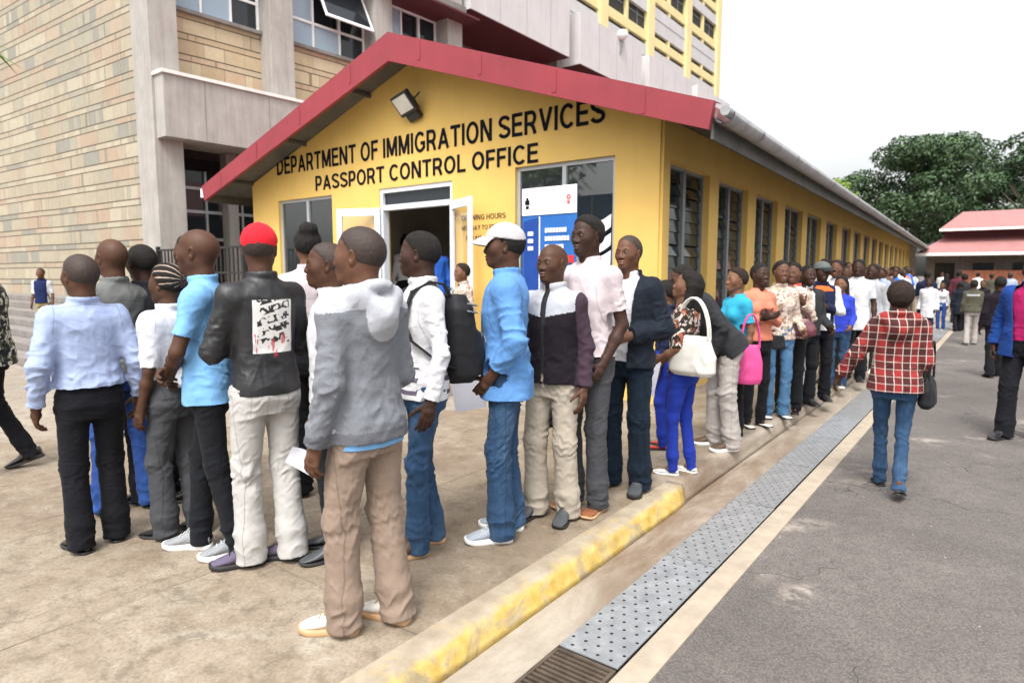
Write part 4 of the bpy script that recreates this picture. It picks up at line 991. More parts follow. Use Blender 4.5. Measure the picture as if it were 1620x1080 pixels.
# ------------------------------------------------------------------ one person
def rotz(a): c, s_ = math.cos(a), math.sin(a); return np.array([[c, -s_, 0], [s_, c, 0], [0, 0, 1.0]])
def rotx(a): c, s_ = math.cos(a), math.sin(a); return np.array([[1, 0, 0], [0, c, -s_], [0, s_, c]])
def roty(a): c, s_ = math.cos(a), math.sin(a); return np.array([[c, 0, s_], [0, 1, 0], [-s_, 0, c]])
def headfield(h, female=False, jaw=1.0, nose=1.0, nl=.2):
    """head in its own frame: +y is the face, origin behind the eyes"""
    f = Field((-.10, -.135, -.24), (.10, .13, .13), h)
    f.ell((0, -.014, .030), (.074, .098, .087), .02)
    f.ell((0, -.045, .012), (.066, .072, .075), .03)
    f.ell((0, .018, -.030), (.058, .072, .072), .03)
    f.cone((-.042, -.004, -.055), (-.012, .062, -.093), .024*jaw, .018, .025); f.cone((.042, -.004, -.055), (.012, .062, -.093), .024*jaw, .018, .025)
    f.ell((0, .066, -.094), (.024*jaw, .021, .017), .02)
    f.ell((0, .055, -.062), (.036, .034, .030), .02)
    f.cone((-.036, .068, .018), (-.012, .079, .016), .010, .010, .016); f.cone((.036, .068, .018), (.012, .079, .016), .010, .010, .016)
    for s_ in (-1, 1): f.ell((s_*.041, .046, -.020), (.021, .024, .024), .04)
    for s_ in (-1, 1): f.ell((s_*.031, .098, .000), (.018, .019, .013), .014, 's')
    for s_ in (-1, 1): f.ell((s_*.031, .071, .001), (.0150, .0150, .0135), .006)
    f.cone((0, .081, .010), (0, .098*nose+.0, -.030), .0075, .0115, .012); 
    for s_ in (-1, 1): f.ell((s_*.0145, .090, -.034), (.0105, .0115, .009), .008)
    f.ell((0, .090, -.036), (.010, .012, .008), .008)
    f.cone((-.016, .084, -.060), (.016, .084, -.060), .0065, .0065, .008, flat=((0, 0, 1), .9)); f.ell((0, .092, -.059), (.015, .009, .0065), .007)
    f.cone((-.013, .083, -.073), (.013, .083, -.073), .0075, .0075, .008); f.ell((0, .090, -.073), (.015, .009, .0075), .007)
    f.ell((0, .101, -.0660), (.016, .0075, .0016), .004, 's')
    for s_ in (-1, 1):
        rot = rotz(s_*-.35) @ roty(s_*.12)
        f.ell((s_*.076, -.012, -.008), (.0085, .019, .031), .006, rot=rot); f.ell((s_*.083, -.009, -.004), (.006, .011, .019), .005, 's', rot=rot)
        f.ell((s_*.073, -.008, -.033), (.007, .010, .010), .006)
    f.cone((0, -.028, -.055), (0, -.036, -.22), .050 if female else .057, .050 if female else .060, .03, flat=((0, 1, 0), 1.0))
    f.cone((0, .02, -.10), (0, .0, -.20), .030, .040, .03)
    return f
ARMS = {   # elbow, wrist relative to the right shoulder (x outwards, y forward); hand curl; palm hint
 'down': ((.055, -.03, -.28), (.075, .04, -.53), .5, (-1, 0, 0)), 'down2': ((.09, -.06, -.27), (.10, .02, -.52), .6, (-1, 0, 0)),
 'pocket': ((.10, -.10, -.26), (.03, .03, -.47), .5, (-1, 0, 0)), 'front': ((.05, .0, -.28), (-.02, .16, -.40), .8, (-1, 0, 0)),
 'folded': ((.075, .05, -.27), (-.17, .20, -.19), .6, (0, -1, 0)), 'clasp': ((.085, -.02, -.28), (-.08, .20, -.32), .7, (-.3, -1, 0)),
 'clasp_low': ((.07, .0, -.28), (-.10, .17, -.42), .7, (0, -1, .2)),
 'hold': ((.06, .0, -.28), (.05, .20, -.40), .9, (-1, 0, 0)), 'paper': ((.07, -.02, -.28), (.06, .12, -.50), 1.0, (-1, 0, 0)),
 'swingf': ((.06, .10, -.27), (.05, .30, -.42), .6, (-1, 0, 0)), 'swingb': ((.08, -.12, -.26), (.12, -.22, -.49), .5, (-1, 0, 0)),
 'out': ((.16, .02, -.25), (.27, .10, -.47), .5, (-1, 0, 0)), 'bagstrap': ((.08, .0, -.28), (.02, .17, -.12), 1.1, (0, -1, 0)), 'up': ((.10, .06, -.25), (-.02, .20, -.06), 1.0, (0, -1, 0)),
 'back': ((.08, -.10, -.26), (-.08, -.19, -.40), .7, (0, 1, 0))}
def arm_joints(sh, spec, side, sc_, Tr):
    e, w_, curl, ph = ARMS[spec] if isinstance(spec, str) else spec
    m = np.array([side, 1, 1.0]); e = np.array(e)*m; w_ = np.array(w_)*m
    L1, L2 = .285*sc_, .255*sc_
    de = nz(e); dw = nz(w_-e)
    el = sh+Tr @ (de*L1); wrp = el+Tr @ (dw*L2); return el, wrp, curl, Tr @ (np.array(ph, float)*m)
def add_hand(f, wp, d, n, side, curl, sc_, k=.006, grow=0):
    d = nz(d); n = nz(n-d*np.dot(n, d)); t = np.cross(d, n)*side
    P = lambda a, b, c: wp+(d*a+t*b+n*c)*sc_
    f.cone(P(-.03, 0, 0), P(.012, 0, 0), .027*sc_, .027*sc_, .02, flat=(n, .72))
    kn = [(.083, .030), (.088, .010), (.085, -.010), (.077, -.029)]
    for a, b in kn: f.cone(P(.015, b*.55, 0), P(a, b, 0), .0145*sc_, .0115*sc_, .010)
    f.ell(P(.045, 0, .002), (.028*sc_,)*3, .012)
    lens = [(.034, .023, .019), (.038, .025, .020), (.035, .024, .019), (.027, .019, .017)]
    for q, ((a, b), ls) in enumerate(zip(kn, lens)):
        p = P(a, b, 0); ang = curl*(.45+.10*q); dd = nz(d+t*(.06-.045*q)); r = .0103 if q < 3 else .0090
        for i, l_ in enumerate(ls):
            v = dd*math.cos(ang)+n*math.sin(ang); p2 = p+v*l_*sc_
            f.cone(p, p2, (r-i*.0007)*sc_, (r-.0007-i*.0008)*sc_, .0035); p = p2; ang += curl*(.75-.1*i)+.06
    p = P(.018, .022, .006); v = nz(d*.62+t*.68+n*.35); p2 = p+v*.042*sc_; f.cone(p, p2, .0145*sc_, .0115*sc_, .012)
    v2 = nz(v+n*.25*max(.4, curl)+d*.35); p3 = p2+v2*.030*sc_; f.cone(p2, p3, .0108*sc_, .0095*sc_, .006); v3 = nz(v2+n*.3*curl+d*.3); f.cone(p3, p3+v3*.022*sc_, .0095*sc_, .0075*sc_, .005)
SHOES = {}
def shoe_mesh(parent, ankle, yaw, pitch, kind, mat, mats, sc_, smat):
    """shoe in its own frame: heel at y=-.085, toe at y=.19"""
    Rm = rotz(yaw) @ rotx(-pitch); L0, L1 = -.072, .195 if kind != 'flat' else .165
    n, m_ = 18, 16; V = []; wtab = ([0, .08, .25, .45, .68, .85, .95, 1], [.020, .035, .037, .037, .049, .046, .033, .012])
    top = {'sneaker': ([0, .1, .3, .45, .6, .8, 1], [.095, .110, .120, .108, .076, .056, .034]), 'dress': ([0, .1, .3, .45, .6, .8, 1], [.085, .10, .115, .100, .066, .046, .028]), 'boot': ([0, .1, .3, .45, .6, .8, 1], [.12, .13, .13, .10, .07, .055, .03]),
           'flat': ([0, .1, .3, .45, .6, .8, 1], [.05, .05, .035, .028, .035, .036, .02])}[kind]
    for i in range(n+1):
        u = i/n; y = L0+(L1-L0)*u; wd = np.interp(u, *wtab); h1 = np.interp(u, *top); inn = .006*math.sin(u*math.pi)
        for j in range(m_):
            a = 2*math.pi*j/m_; cx, cz = math.cos(a), math.sin(a); x = wd*np.sign(cx)*abs(cx)**.75; z = .022+(h1-.022)*(cz*.5+.5)**1.0 if cz > -.99 else .022
            if cz > 0: x *= 1-.35*cz**1.5*(1 if u < .5 else .6)
            V.append((x+inn, y, z))
    V = np.array(V)*sc_; F = [(i*m_+j, i*m_+(j+1) % m_, (i+1)*m_+(j+1) % m_, (i+1)*m_+j) for i in range(n) for j in range(m_)]
    V = V @ Rm.T+ankle; V = smooth(V, np.array(F), 1)
    caps = [i for i in range(m_)]; q = MB(); q.add(V, F, 0, True); q.add(V, [tuple(caps), tuple(n*m_+i for i in caps)], 0, True)
    up = q.build('shoe', mat, parent)
    V = []; so_ = .026 if kind in ('sneaker', 'boot') else .016; so_ = .014 if kind == 'flat' else so_
    for z, e in ((0, .0), (.004, .003), (so_-.003, .004), (so_, .001)):
        for i in range(28):
            a = 2*math.pi*i/28; u = .5+.5*math.sin(a); wd = np.interp(u, *wtab)+e; y = L0-e+(L1-L0+2*e)*u; V.append((wd*(1 if math.cos(a) >= 0 else -1)*min(1, abs(math.cos(a))*3)**.6+.006*math.sin(u*math.pi), y, z+(.012*max(0, u-.8)/.2)))
    V = np.array(V)*sc_ @ Rm.T+ankle; F = [(k_*28+i, k_*28+(i+1) % 28, (k_+1)*28+(i+1) % 28, (k_+1)*28+i) for k_ in range(3) for i in range(28)]
    q = MB(); q.add(V, F, 0, True); q.add(V, [tuple(range(27, -1, -1)), tuple(range(84, 112))]); so2 = q.build('sole', smat, up)
    if kind == 'sneaker':
        q = MB()
        for i in range(4):
            y = .03+i*.022; z = np.interp((y-L0)/(L1-L0), *top)+.004
            a_ = np.array((-.020, y, z-.004))*sc_ @ Rm.T+ankle; b2 = np.array((.020, y+.006, z-.004))*sc_ @ Rm.T+ankle; q.tube(a_, b2, .0028, n=6)
        q.build('laces', mats, up)
    return up
class Pz: pass
def person(px, py, face, label, H=1.74, skin=0, top=None, legs=None, shoes=None, arms=('down', 'down'), head=(0, 0), hair='short', lod=0, lean=0, stance=(.09, 0), stride=0, z=0.0, seed=1, loc=None, female=False, bulk=1.0, group=None, jaw=1.0, hips=1.0, side_lean=0, cat='person', bend=0, turn=0, knee=0, hy=0.0, ty=None, hadd=0.0, toes=0):
    """face: 0 looks at the camera, 90 looks to the picture's left, 180 shows the back, -90 looks right.
       px,py: photo pixel of the point on the ground midway between the feet"""
    g_ = ground(px, py, z) if loc is None else np.array(loc, float)
    tocam = math.atan2(-g_[1], -g_[0]); hd = tocam-math.pi/2-R(face)     # local +y is forward
    P = Pz(); rs = np.random.RandomState(seed+11); bulk = bulk*.955
    if ty is not None:
        lo_h, hi_h = 1.0, 2.3
        for _ in range(30):
            mh = (lo_h+hi_h)/2; v = g_+np.array([0, 0, mh])-np.array([0, 0, CZ]); yy = 540-FPX*(v@UP)/(v@FW)
            if yy > ty: lo_h = mh
            else: hi_h = mh
        H = lo_h-hadd
    P.H = H; P.g = g_; P.hd = hd; k = H/1.75; P.k = k; sk = SK[skin]
    root = empty('person', tuple(g_), hd, label, cat, group); P.root = root
    h_body = (.0042, .008, .014, .022)[lod]; h_cl = (.0062, .010, .016, .024)[lod]; h_head = (.0030, .0055, .009, .016)[lod]
    hipz = .93*k
    # torso transform: bend about the hips, then lean, then twist
    Tr = rotx(-R(lean+bend)) @ roty(R(side_lean)) @ rotz(R(turn)); hip0 = np.array([0, 0, hipz]); TT = (Tr, hip0)
    tp = lambda p: Tr @ (np.array(p, float)-hip0)+hip0
    sw_ = (.146 if female else .166)*k*(.5+.5*bulk)
    SHL = {s_: tp((s_*sw_, -.012, 1.392*k)) for s_ in (-1, 1)}
    arm = {}
    for s_, sp in ((1, arms[0]), (-1, arms[1])):
        arm[s_] = arm_joints(SHL[s_], sp, s_, k, Tr) if sp else None
    P.arm = arm; P.SHL = SHL
    # legs
    foot = {}; sx, tw_ = stance
    for s_ in (1, -1):
        ty = stride*s_; foot[s_] = np.array([s_*sx*k, ty*.5, 0.0])
    hipj = {s_: np.array([s_*.088*k, 0, hipz-.02*k]) for s_ in (1, -1)}; kn = {}; ank = {}; fp = {}
    for s_ in (1, -1):
        lift = max(0, -stride*s_)*.16 if abs(stride) > .25 else 0
        ank[s_] = foot[s_]+np.array([0, -.01, .085*k+lift]); fp[s_] = lift*4.5
        mid = (hipj[s_]+ank[s_])/2; kb = .03+knee+(.07 if lift else 0); kn[s_] = mid+np.array([s_*.004, kb+hy*s_, .015*k])
    P.kn = kn; P.ank = ank; P.foot = foot
    # ---- body: head shell, arms, torso and legs in one mesh
    hs_ = (.99 if female else 1.01)*(.55+.45*k); neck = tp((0, -.005, 1.515*k)); HR = Tr @ rotz(R(head[0])) @ rotx(-R(head[1])-R(lean+bend)*-.6)
    HC = neck+HR @ np.array([0, .018, .110*hs_]); P.HC = HC; P.HR = HR; P.hs = hs_
    hf = headfield(h_head/hs_, female, jaw); Vh, Fh = hf.mesh(); Vh = smooth(Vh, Fh, 1, .4) if lod < 2 else Vh
    P.headV = Vh
    # shade lips by position
    cen = Vh[Fh].mean(1); lips = (np.abs(cen[:, 0]) < .018-.3*np.abs(cen[:, 2]+.066)) & (cen[:, 1] > .084) & (np.abs(cen[:, 2]+.066) < .0135)
    mi = [lips.astype(int)]
    Vs = [Vh*hs_ @ HR.T+HC]; Fs = [Fh]
    off_ = len(Vh)
    for s_ in (1, -1):
        if arm[s_] is None: continue
        el, wp, curl, ph = arm[s_]; sh = SHL[s_]; pts = np.array([sh, el, wp]); lo_, hi_ = pts.min(0)-.07, pts.max(0)+.07
        dvec = nz(wp-el); lo_ = np.minimum(lo_, wp+dvec*.2-.09); hi_ = np.maximum(hi_, wp+dvec*.2+.09); lo_ = np.minimum(lo_, wp-.12); hi_ = np.maximum(hi_, wp+.12)
        f = Field(lo_, hi_, h_body if lod else .0040); q = .9 if female else 1.0
        lg_ = any(g3.get('sleeve', 'long') == 'long' for g3 in (top or [])); aq = q*(.72 if lg_ else .96); f.chain([sh, sh*.5+el*.5, el], [.036*k*aq, .042*k*aq, .036*k*aq], .02); f.cone(el, el+(wp-el)*.35, .036*k*aq, .038*k*aq, .02); f.cone(el+(wp-el)*.35, wp, .038*k*aq, .026*k*q, .02)
        add_hand(f, wp, wp-el, ph, s_, curl, k*(.92 if female else 1.0)); V, F = f.mesh(); Vs.append(V); Fs.append(F+off_); off_ += len(V); mi.append(np.zeros(len(F), int))
    hb_ = .012 if lod < 2 else .022
    f = Field((-.35, -.5, .0), (.35, .7, 1.62*k), hb_)
    f.loft([(.84*k, .11*k, .075, 0), (1.0*k, .105*k, .07, 0), (1.1*k, .10*k, .07, 0), (1.3*k, .12*k, .075, 0), (1.39*k, .11*k, .065, -.01), (1.45*k, .07, .055, -.012)], TT, .03)
    f.cone(tp((0, -.012, 1.42*k)), neck+np.array([0, 0, .02]), .06, .052, .03)
    for s_ in (1, -1):
        f.chain([hipj[s_], kn[s_], ank[s_]], [.058*k, .036*k, .025*k], .03); f.cone(ank[s_]-np.array([0, 0, .02]), foot[s_]+np.array([0, .03, .045+fp[s_]*.02]), .028, .018, .02)
        f.cone(SHL[s_], tp((0, -.01, 1.40*k)), .045, .06, .03)
    V, F = f.mesh(); Vs.append(V); Fs.append(F+off_); mi.append(np.zeros(len(F), int))
    body = npmesh('body', np.concatenate(Vs), np.concatenate(Fs), [sk, LIP[skin]], root, np.concatenate(mi)); P.body = body
    def toH(v): return np.asarray(v)*hs_ @ HR.T+HC
    # ---- eyes and brows
    if lod <= 1:
        for s_ in (1, -1):
            q = MB(); c = toH((s_*.031, .0735, .0005)); rot = Matrix((HR @ rotz(0)).tolist())
            q.ellipsoid((0, 0, 0), (.0138*hs_, .0138*hs_, .0066*hs_), nu=14, nv=8)
            vs = []; mt = []
            for f_ in q.f:
                cc = np.mean([q.v[i] for i in f_], 0); mt.append(1 if (cc[0]**2+cc[2]**2)**.5 < .0062*hs_ and cc[1] > 0 else 0)
            q.m = mt; q.v = [tuple(HR @ (np.array(v)*np.array([.95, 1, 1]))+c) for v in q.v]; q.build('eye', [EYEW, EYEB], body)
        q = MB()
        for s_ in (1, -1):
            pts = [toH((s_*x, y, z_)) for x, y, z_ in ((.014, .0868, .0185), (.024, .0862, .0225), (.034, .0815, .0235), (.044, .0725, .0195))]
            for a, b in zip(pts[:-1], pts[1:]): q.tube(a, b, .0030*hs_, .0026*hs_, 6)
        q.build('eyebrows', HAIR, body)
    # ---- hair
    def hairmesh(t, kind, mat, nm='hair'):
        f = Field((-.16, -.20, -.36 if kind == 'long' else -.12), (.16, .14, .24), (.0040, .007, .011, .018)[lod]/hs_)
        f.ell((0, -.014, .030), (.074+t, .098+t, .087+t), .02); f.ell((0, -.045, .012), (.066+t, .072+t, .075+t), .03)
        A = np.array([0, .066+t*.3, .084]); n1 = nz((0, .88, -.475))
        x, y, z_ = f.ax[0][:, None, None], f.ax[1][None, :, None], f.ax[2][None, None, :]
        d1 = (y-A[1])*n1[1]+(z_-A[2])*n1[2]+.6*np.maximum(0, np.abs(x)-.045)
        d2 = -(z_+.028)+.35*(y-.01)
        if kind == 'long': d2 = -(z_+.22)+0*y
        if kind != 'afro':
            dd = np.maximum(d1+0*x, d2+0*x)+.0035*np.sin(x*260+z_*90)*np.sin(z_*230+y*150); kk = .022 if t < .008 else .03; hh = np.maximum(kk-np.abs(f.D-dd), 0)/kk; f.D = (np.maximum(f.D, dd)+hh*hh*kk*.25).astype(np.float32)
        else: f.D = np.maximum(f.D, np.maximum(d1+0*x-.01, d2+0*x-.02).astype(np.float32))
        if kind == 'bun': f.ell((0, -.075, .105), (.062, .058, .055), .02); 
        if kind == 'puff': f.ell((0, -.03, .125), (.075, .07, .045), .03)
        if kind == 'pony': f.cone((0, -.10, .03), (0, -.17, -.02), .035, .03, .02); f.cone((0, -.17, -.02), (0, -.16, -.14), .03, .018, .02)
        if kind == 'long':
            f.cone((-.055, -.05, .0), (-.075, -.055, -.19), .045, .038, .03); f.cone((.055, -.05, .0), (.075, -.055, -.19), .045, .038, .03); f.cone((0, -.075, .0), (0, -.10, -.22), .06, .055, .03)
        V, F = f.mesh()
        if not len(V): return None
        V = smooth(V, F, 1); N = vnormals(V, F)
        if kind in ('afro', 'puff', 'bun', 'long') or (kind == 'short' and t > .008): V = V+N*(.006*wr(V, rs, 90, [(1, 0, 0), (0, 1, 0), (0, 0, 1)]))[:, None]
        elif kind == 'corn':
            a = np.arctan2(V[:, 0], V[:, 2]-.02+.0*V[:, 1]); V = V+N*(.005*(np.abs(np.sin(a*7))-.6)*(V[:, 2] > -.03))[:, None]
        else: V = V+N*(.0012*wr(V, rs, 300, [(1, 0, 0), (0, 1, 0), (0, 0, 1)]))[:, None]
        if kind == 'corn':
            cc = V[F].mean(1); a = np.arctan2(cc[:, 0], cc[:, 2]-.02); mi_ = ((np.abs(np.sin(a*7)) < .34) & (cc[:, 2] > -.02)).astype(int); return npmesh(nm, toH(V), F, [mat, plain('braid_parting', (.30, .22, .17), .6, bmp=0)], body, mi_)
        return npmesh(nm, toH(V), F, mat, body)
    if hair == 'short': hairmesh(.0058, 'short', HAIR)
    elif hair == 'buzz': hairmesh(.0040, 'short', plain('buzzed_hair', (.030, .017, .012), .7, var=.4, scale=80, bmp=.5, bscale=300, bdist=.002))
    elif hair == 'thick': hairmesh(.011, 'short', HAIR)
    elif hair == 'brown': hairmesh(.011, 'short', HAIRB)
    elif hair == 'grey': hairmesh(.0045, 'short', HAIRG)
    elif hair == 'afro': hairmesh(.020, 'afro', HAIRB)
    elif hair == 'corn': hairmesh(.010, 'corn', HAIR)
    elif hair in ('bun', 'puff', 'pony', 'long'): hairmesh(.014, hair, HAIR)
    elif hair == 'bald': pass
    P.toH = toH
    # ---- trousers / legs
    if legs:
        lk = dict(legs); mat = lk['m']; w_thigh = lk.get('th', .092)*k*.93; w_kn = lk.get('kn', .074)*k*.92; w_hem = lk.get('hem', .075)*k*.95; cutz = lk.get('cut', None)
        f = Field((-.36, -.45, .0), (.36, .45, 1.12*k), h_cl)
        wz = lk.get('waist', 1.04)*k
        f.loft([(.80*k, .140*k*hips, .104*k, -.012), (.88*k, .166*k*hips, .124*k*hips, -.016), (.95*k, .163*k*hips, .119*k*hips, -.012), (wz, .150*k*bulk, .108*k*bulk, 0)], None, .03, z1=wz)
        for s_ in (1, -1):
            hem = ank[s_]+np.array([0, -.004, -.055*k+lk.get('lift', 0)])
            f.cone(hipj[s_]+np.array([0, -.01, -.01]), kn[s_], w_thigh*(.6+.4*hips), w_kn, .035); f.cone(kn[s_], hem+(kn[s_]-hem)*.3, w_kn, (w_kn+w_hem)/2, .03); f.cone(hem+(kn[s_]-hem)*.3, hem, (w_kn+w_hem)/2, w_hem, .03)
            n_ = nz(hem-kn[s_]); c_ = hem+n_*.004
            x, y, z_ = f.ax[0][:, None, None], f.ax[1][None, :, None], f.ax[2][None, None, :]
            dd = (x-c_[0])*n_[0]+(y-c_[1])*n_[1]+(z_-c_[2])*n_[2]; msk = (x*s_ > -.012) & (z_ < .5*k)
            f.D = np.where(msk, np.maximum(f.D, dd.astype(np.float32)), f.D)
        if lk.get('skirt'):
            f.loft([(lk['skirt']*k, .20*k, .16*k, 0), (.85*k, .19*k, .14*k, 0), (1.0*k, .16*k, .12*k, 0)], None, .02)
        V, F = f.mesh(); V = smooth(V, F, 1); N = vnormals(V, F)
        if lod <= 2:
            zt = V[:, 2]/k; amp = lk.get('amp', 1.0)
            hemm = np.exp(-((zt-.10)/.10)**2); knee_ = np.exp(-((zt-.50)/.13)**2); cr = np.exp(-((zt-.84)/.09)**2)
            fz = wr(V, rs, 85, [(0, .3, 1), (.2, 0, 1)]); fv = wr(V, rs, 42, [(1, .3, .25), (.3, 1, .2)]); fd = wr(V, rs, 55, [(.6, .3, .8), (-.6, .3, .8)])
            disp = (hemm*(.012*fz+.006)+knee_*.008*fd+cr*.007*fd+.0035*fv+.002*fd+(.0018+.005*knee_+.004*cr)*wr(V, rs, 120, [(.3, .3, 1), (-.6, .2, .7)], 1.8))*amp
            disp = disp*np.where(zt > .93, .3, 1.0)
            V = V+N*disp[:, None]
        tro = npmesh(lk.get('name', 'trousers'), V, F, mat, root); P.tro = tro
        if lk.get('belt'):
            q = MB(); n = 40; vs = []
            for z_ in (wz-.035, wz+.004):
                for i in range(n):
                    a = 2*math.pi*i/n; vs.append(((.160*k*bulk)*np.sign(math.cos(a))*abs(math.cos(a))**.87, (.116*k*bulk)*np.sign(math.sin(a))*abs(math.sin(a))**.87-.002, z_))
            q.add(vs, [(i, (i+1) % n, n+(i+1) % n, n+i) for i in range(n)], 0, True); q.build('belt', M['black'], root)
    # ---- garments on the torso
    def garment(gm, name='shirt'):
        g2 = dict(gm); e = g2.get('e', .0); bk = bulk*g2.get('bulk', 1.0); hem = g2.get('hem', .88)*k; fl_ = g2.get('flare', 1.0)
        fr_ = [g2.get('open')]
        tab = [(hem-.01, (.181+e if hem < .97*k else .160+e)*k*fl_*bk, (.137+e if hem < .97*k else .118+e)*k*fl_*bk, -.008), (.945*k, (.177+e)*k*bk*fl_**.5, (.134+e)*k*bk*fl_**.5, -.010), (1.04*k, (.164+e)*k*bk*fl_**.4, (.120+e)*k*bk*fl_**.4, .0), (1.13*k, (.156+e)*k*bk, (.113+e)*k*bk, .004),
               (1.25*k, (.166+e)*k*bk, (.120+e)*k*bk, .006), (1.34*k, (.174+e)*k*bk, (.116+e)*k*bk, -.004), (1.39*k, (.165+e*.8)*k, (.104+e)*k, -.008), (1.43*k, (.126+e*.5)*k, (.084+e)*k, -.012), (1.46*k, (.084+e*.5)*k, (.070+e*.6)*k, -.016), (1.49*k, (.062+e*.5), (.060+e*.5), -.014)]
        tab = [r_ for r_ in tab if r_[0] >= hem-.011]
        if female and not g2.get('male'):
            tab = [(z_, a*(.92 if z_ > 1.2*k else .90 if z_ > 1.0*k else 1.02*hips), b*(1.0 if z_ > 1.2*k else .92), c) for z_, a, b, c in tab]
        pts = [SHL[1], SHL[-1]]+[a[i] for a in arm.values() if a for i in (0, 1)]; pts = np.array(pts)
        lo_ = np.minimum(pts.min(0)-.14, (-.36, -.33, hem-.12)); hi_ = np.maximum(pts.max(0)+.14, (.36, .33, 1.60*k)); 
        cnr = np.array([tp((x, y, z_)) for x in (-.25, .25) for y in (-.2, .2) for z_ in (hem-.05, 1.58*k)]); lo_ = np.minimum(lo_, cnr.min(0)); hi_ = np.maximum(hi_, cnr.max(0))
        f = Field(lo_, hi_, h_cl)
        f.loft(tab, TT, .02, z0=hem, z1=g2.get('ztop', 1.495)*k, nexp=2.35)
        if female and lod < 3:
            for s_ in (1, -1): f.ell(tp((s_*.07*k, .085*k, 1.27*k)), (.062, .055, .06), .04)
        sl_ = g2.get('sleeve', 'long'); ra = g2.get('ra', .052)*k*(.5+.5*bk)+e*.45; rb = g2.get('rb', .043)*k+e*.45; rc = g2.get('rc', .041)*k+e*.5
        if sl_ != 'none':
            for s_ in (1, -1):
                sh = SHL[s_]; mid = tp((s_*.08*k, -.012, 1.405*k)); f.cone(mid, sh, .058*k, ra, .05)
                if arm[s_] is None: continue
                el, wp = arm[s_][0], arm[s_][1]
                if sl_ == 'long':
                    f.cone(sh, el, ra, rb, .035); cf = wp+(wp-el)*g2.get('cuff', -.04); f.cone(el, cf, rb*.98, rc, .025)
                    n_ = nz(wp-el); x, y, z_ = f.sub(cf-.14, cf+.14)[1]; sl3 = f.sub(cf-.14, cf+.14)[0]
                    dd = (x-cf[0])*n_[0]+(y-cf[1])*n_[1]+(z_-cf[2])*n_[2]; rr = np.sqrt((x-cf[0])**2+(y-cf[1])**2+(z_-cf[2])**2)
                    dist = np.sqrt(np.maximum(rr**2-dd**2, 0)); f.D[sl3] = np.where((dist < .075) & (rr < .10) & (dd > -.03), np.maximum(f.D[sl3], dd.astype(np.float32)), f.D[sl3])
                elif sl_ in ('short', 'elbow'):
                    c_ = sh+(el-sh)*(.72 if sl_ == 'short' else .98); f.cone(sh, c_, ra, rb*1.12, .035); n_ = nz(el-sh)
                    sl3, (x, y, z_) = f.sub(c_-.13, c_+.13); dd = (x-c_[0])*n_[0]+(y-c_[1])*n_[1]+(z_-c_[2])*n_[2]; rr = np.sqrt((x-c_[0])**2+(y-c_[1])**2+(z_-c_[2])**2); dist = np.sqrt(np.maximum(rr**2-dd**2, 0))
                    f.D[sl3] = np.where((dist < .085) & (dd > -.05), np.maximum(f.D[sl3], dd.astype(np.float32)), f.D[sl3])
        if g2.get('hood'):
            for s_ in (1, -1): f.cone(tp((s_*.075, .035, 1.475*k)), tp((s_*.095, -.075, 1.455*k)), .030, .044, .03)
            f.cone(tp((-.10, -.075, 1.46*k)), tp((0, -.13, 1.385*k)), .050, .058, .03); f.cone(tp((.10, -.075, 1.46*k)), tp((0, -.13, 1.385*k)), .050, .058, .03); f.ell(tp((0, -.118, 1.36*k)), (.085, .045, .075), .04)
            for i in range(16):
                a0, a1 = math.radians(-205+230*i/16), math.radians(-205+230*(i+1)/16)
                pr = [tp((.088*math.cos(a), -.022+.094*math.sin(a), (1.462+.045*max(0, -math.sin(a)))*k)) for a in (a0, a1)]; f.cone(pr[0], pr[1], .024, .024, .02)
            c_ = tp((0, -.01, 1.56*k)); f.ell(c_, (.068, .068, .085), .015, 's')
        if g2.get('collar', 'shirt') != 'none':
            r0 = .064+e*.5; c0 = 1.478*k
            for i in range(14):
                a0, a1 = 2*math.pi*i/14, 2*math.pi*(i+1)/14
                if g2.get('vneck') and abs((a0+a1)/2-math.pi/2) < .55: continue
                hgt = g2.get('ch', .028)
                p0 = tp((r0*math.cos(a0), -.012+r0*1.05*math.sin(a0), c0+hgt*.6*(1-.6*max(0, math.sin(a0))))); p1 = tp((r0*math.cos(a1), -.012+r0*1.05*math.sin(a1), c0+hgt*.6*(1-.6*max(0, math.sin(a1)))))
                f.cone(p0, p1, .010+hgt*.25, .010+hgt*.25, .014, flat=((math.cos((a0+a1)/2), math.sin((a0+a1)/2), 0), .6))
        V, F = f.mesh(); V = smooth(V, F, 1 if lod else 2); N = vnormals(V, F)
        loc_ = (V-hip0) @ Tr+hip0      # torso frame
        if lod <= 2:
            zt = loc_[:, 2]/k; amp = g2.get('amp', 1.0)
            arms_m = np.clip((np.abs(loc_[:, 0])-.19*k)/.03, 0, 1)
            waist = np.exp(-((zt-1.02)/.09)**2); up_ = np.exp(-((zt-1.36)/.09)**2)
            fv = wr(loc_, rs, 38, [(1, .4, .15), (.8, -.5, .2)]); fd = wr(loc_, rs, 50, [(.7, .2, .7), (-.7, .2, .7)]); fh = wr(loc_, rs, 70, [(.1, .1, 1), (-.2, .2, 1)])
            fx = wr(loc_, rs, 95, [(.7, .2, .6), (-.7, .2, .6), (1, 0, .1)])
            fy_ = wr(loc_, rs, 150, [(.5, .1, .8), (-.5, .1, .8), (1, .2, .2)], 2.0)
            disp = (.0048*fv*(1-arms_m)+.0045*fd+waist*.009*fh*(1-arms_m)+(.0022+.004*waist)*fx+.0012*fy_+arms_m*.0075*wr(loc_, rs, 105, [(.3, .1, 1), (-.3, .1, 1)])*np.clip((1.36-zt)/.1, 0, 1)-.002)*amp
            V = V+N*disp[:, None]
        mats = g2['m'] if isinstance(g2['m'], (list, tuple)) else [g2['m']]; mi_ = None
        cen = loc_[F].mean(1)
        if 'mi' in g2: mi_ = g2['mi'](cen, k)
